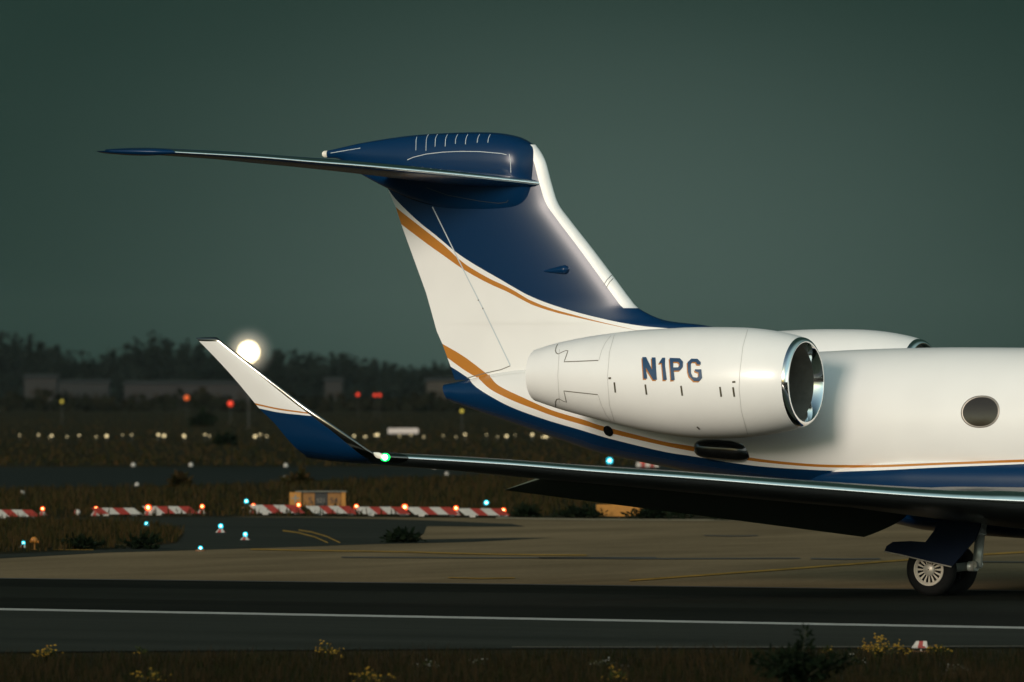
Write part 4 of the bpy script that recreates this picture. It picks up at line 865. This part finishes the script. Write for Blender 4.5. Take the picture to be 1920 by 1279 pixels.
go = gt.nodes.new('ShaderNodeOutputMaterial'); gv = gt.nodes.new('ShaderNodeVolumeScatter'); gv.inputs['Color'].default_value = (1, .97, .92, 1)
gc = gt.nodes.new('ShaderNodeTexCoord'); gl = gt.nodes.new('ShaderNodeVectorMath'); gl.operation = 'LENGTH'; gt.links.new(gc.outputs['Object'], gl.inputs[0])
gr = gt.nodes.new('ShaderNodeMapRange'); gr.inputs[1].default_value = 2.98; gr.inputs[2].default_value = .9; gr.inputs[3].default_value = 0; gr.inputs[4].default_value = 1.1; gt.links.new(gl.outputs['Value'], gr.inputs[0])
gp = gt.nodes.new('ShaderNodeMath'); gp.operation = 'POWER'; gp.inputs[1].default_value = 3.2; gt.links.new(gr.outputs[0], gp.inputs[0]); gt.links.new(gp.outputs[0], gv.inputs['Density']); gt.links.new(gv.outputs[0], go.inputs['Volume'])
b = MB(); b.sphere((0, 0, 0), 3.0, 28); halo_ball = b.build('halo_ball', gm, r_, True); halo_ball.location = (0, -.1, c.z); halo_ball['kind'] = 'stuff'  # ball of scattering volume added to make the lamp's glare halo; no real fog
b = MB(); b.lathe([(.001, .6), (.5, .52), (.85, .34), (1.05, .05)], (0, 0, 0), 32); lens = b.build('lens', mat('lamp_flood', (.9, .85, .7), .3, emit=((1, .78, .42), 9)), r_, True)
lens.rotation_euler = (math.pi / 2, 0, 0); lens.location = (0, .05, c.z)
def shed(px0, px1, ytop, D, m, roofm, label, win=None):
    a_, b_ = at_depth(px0, HORIZON, D), at_depth(px1, HORIZON, D); k = D / FPX; H = CAMZ + (HORIZON - ytop) * k; wd = (px1 - px0) * k
    r_ = empty('building', ((a_.x + b_.x) / 2, (a_.y + b_.y) / 2, 0), label, 'building', None, YAW)
    b = MB(); b.box((0, 0, H / 2 - .15), (wd, 8, H - .3)); wl_ = b.build('wall', m, r_)
    b = MB(); b.add([(-wd / 2 - .3, -4.3, H - .3), (wd / 2 + .3, -4.3, H - .3), (wd / 2 + .3, 4.3, H - .3), (-wd / 2 - .3, 4.3, H - .3), (-wd / 2 - .3, 0, H + .5), (wd / 2 + .3, 0, H + .5)], [(0, 1, 5, 4), (2, 3, 4, 5), (3, 0, 4), (1, 2, 5), (3, 2, 1, 0)]); b.build('roof', roofm, r_)
    for i in range(max(2, int(wd / 4))):
        x = -wd / 2 + (i + .5) * wd / max(2, int(wd / 4)); b = MB(); b.box((x, -4.03, H * .5), (1.2, .05, 1.1)); b.build('window', glass, r_)
    b = MB(); b.box((wd * .25, -4.03, 1.05), (1.0, .06, 2.1)); b.build('door', base_dark, r_)
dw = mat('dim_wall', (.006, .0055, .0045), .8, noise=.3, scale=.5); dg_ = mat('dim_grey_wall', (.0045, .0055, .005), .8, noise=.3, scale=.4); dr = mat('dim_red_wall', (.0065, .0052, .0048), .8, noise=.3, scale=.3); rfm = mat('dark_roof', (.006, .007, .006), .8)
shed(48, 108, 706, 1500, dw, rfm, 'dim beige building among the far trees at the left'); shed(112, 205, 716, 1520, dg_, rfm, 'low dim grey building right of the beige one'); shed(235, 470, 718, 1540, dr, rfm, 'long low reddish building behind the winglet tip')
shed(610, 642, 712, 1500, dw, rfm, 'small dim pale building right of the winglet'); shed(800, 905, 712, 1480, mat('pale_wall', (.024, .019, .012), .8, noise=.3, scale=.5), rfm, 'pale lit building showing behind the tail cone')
# ---- far wood: reads as one dark mass
wood = MB()
sk_ = [(-2600, 640), (-1500, 655), (-600, 640), (-100, 632), (0, 622), (55, 622), (85, 640), (120, 660), (200, 662), (245, 640), (280, 624), (330, 634), (380, 640), (430, 662), (520, 655), (600, 662), (700, 672), (800, 682), (1000, 684), (1400, 678), (1920, 668), (3000, 660), (4600, 655)]
px = -2600
while px < 4600:
    for row in range(3):
        D = random.uniform(2250, 2600) + row * 120; x = px + random.uniform(-14, 14); ytop = interp(sk_, x) + random.uniform(-3, 14) + (row == 0) * random.uniform(10, 45)
        c = at_depth(x, HORIZON, D); k = D / FPX; H = CAMZ + (HORIZON - ytop) * k; c.z = 0
        rw = random.uniform(4.0, 7.0)
        wood.tube([c, c + Vector((0, 0, H * .5))], [.4, .2], 5)
        for _ in range(95):
            u = min(1.0, abs(random.gauss(.42, .27))); a_ = random.uniform(0, 6.28); rr = abs(random.gauss(0, .55)) * rw * (1.2 - .75 * u)
            q = c + Vector((math.cos(a_) * rr, math.sin(a_) * rr, H * u)); s_ = random.uniform(1.5, 2.6) * (1.0 - .55 * u ** 3) * (1.1 - .4 * min(1, rr / rw))
            d1 = Vector((random.gauss(0, 1), random.gauss(0, 1), random.gauss(0, 1))).normalized(); d2 = d1.cross(Vector((random.gauss(0, 1), random.gauss(0, 1), random.gauss(0, 1)))).normalized()
            wood.add([q + d1 * s_, q + d2 * s_, q - d1 * s_, q - d2 * s_], [(0, 1, 2, 3)])
    px += 17 if -200 < px < 1100 else 45
o = wood.build('woodland', vary('wood_leaf', [(.003, .005, .004), (.004, .0065, .005), (.005, .0075, .006)]), None); tag(o, 'dark wood along the horizon reading as one mass', 'woodland', None, 'stuff')

hd = MB()
for _ in range(5200):
    x = random.uniform(-900, 2600); D = random.uniform(1280, 1400); q = at_depth(x, HORIZON, D); q.z = abs(random.gauss(0, 1.0)) * 1.15 + (.6 if math.sin(x * .021) + math.sin(x * .0077) > .5 else 0); s_ = random.uniform(.5, 1.2)
    d1 = Vector((random.gauss(0, 1), random.gauss(0, 1), random.gauss(0, 1))).normalized(); d2 = d1.cross(Vector((random.gauss(0, 1), random.gauss(0, 1), random.gauss(0, 1)))).normalized()
    hd.add([q + d1 * s_, q + d2 * s_, q - d1 * s_, q - d2 * s_], [(0, 1, 2, 3)])
tag(hd.build('scrub', vary('scrub_leaf', [(.005, .006, .003), (.009, .008, .004), (.006, .008, .004)]), None), 'low dark scrub along the far edge of the field', 'scrub', None, 'stuff')
# ---- the air: a thin even haze over the whole field
hb = MB(); hb.box((0, 900, 28), (14000, 5200, 58)); o = hb.build('haze', None, None); o.data.materials.clear()
hm = bpy.data.materials.new('haze_air'); hm.use_nodes = True; ht = hm.node_tree; ht.nodes.clear()
ho = ht.nodes.new('ShaderNodeOutputMaterial'); hv = ht.nodes.new('ShaderNodeVolumePrincipled'); hv.inputs['Color'].default_value = (.62, .80, .74, 1); hv.inputs['Density'].default_value = .000016; hv.inputs['Anisotropy'].default_value = 0.0
ht.links.new(hv.outputs[0], ho.inputs['Volume']); o.data.materials.append(hm); tag(o, kind='stuff')
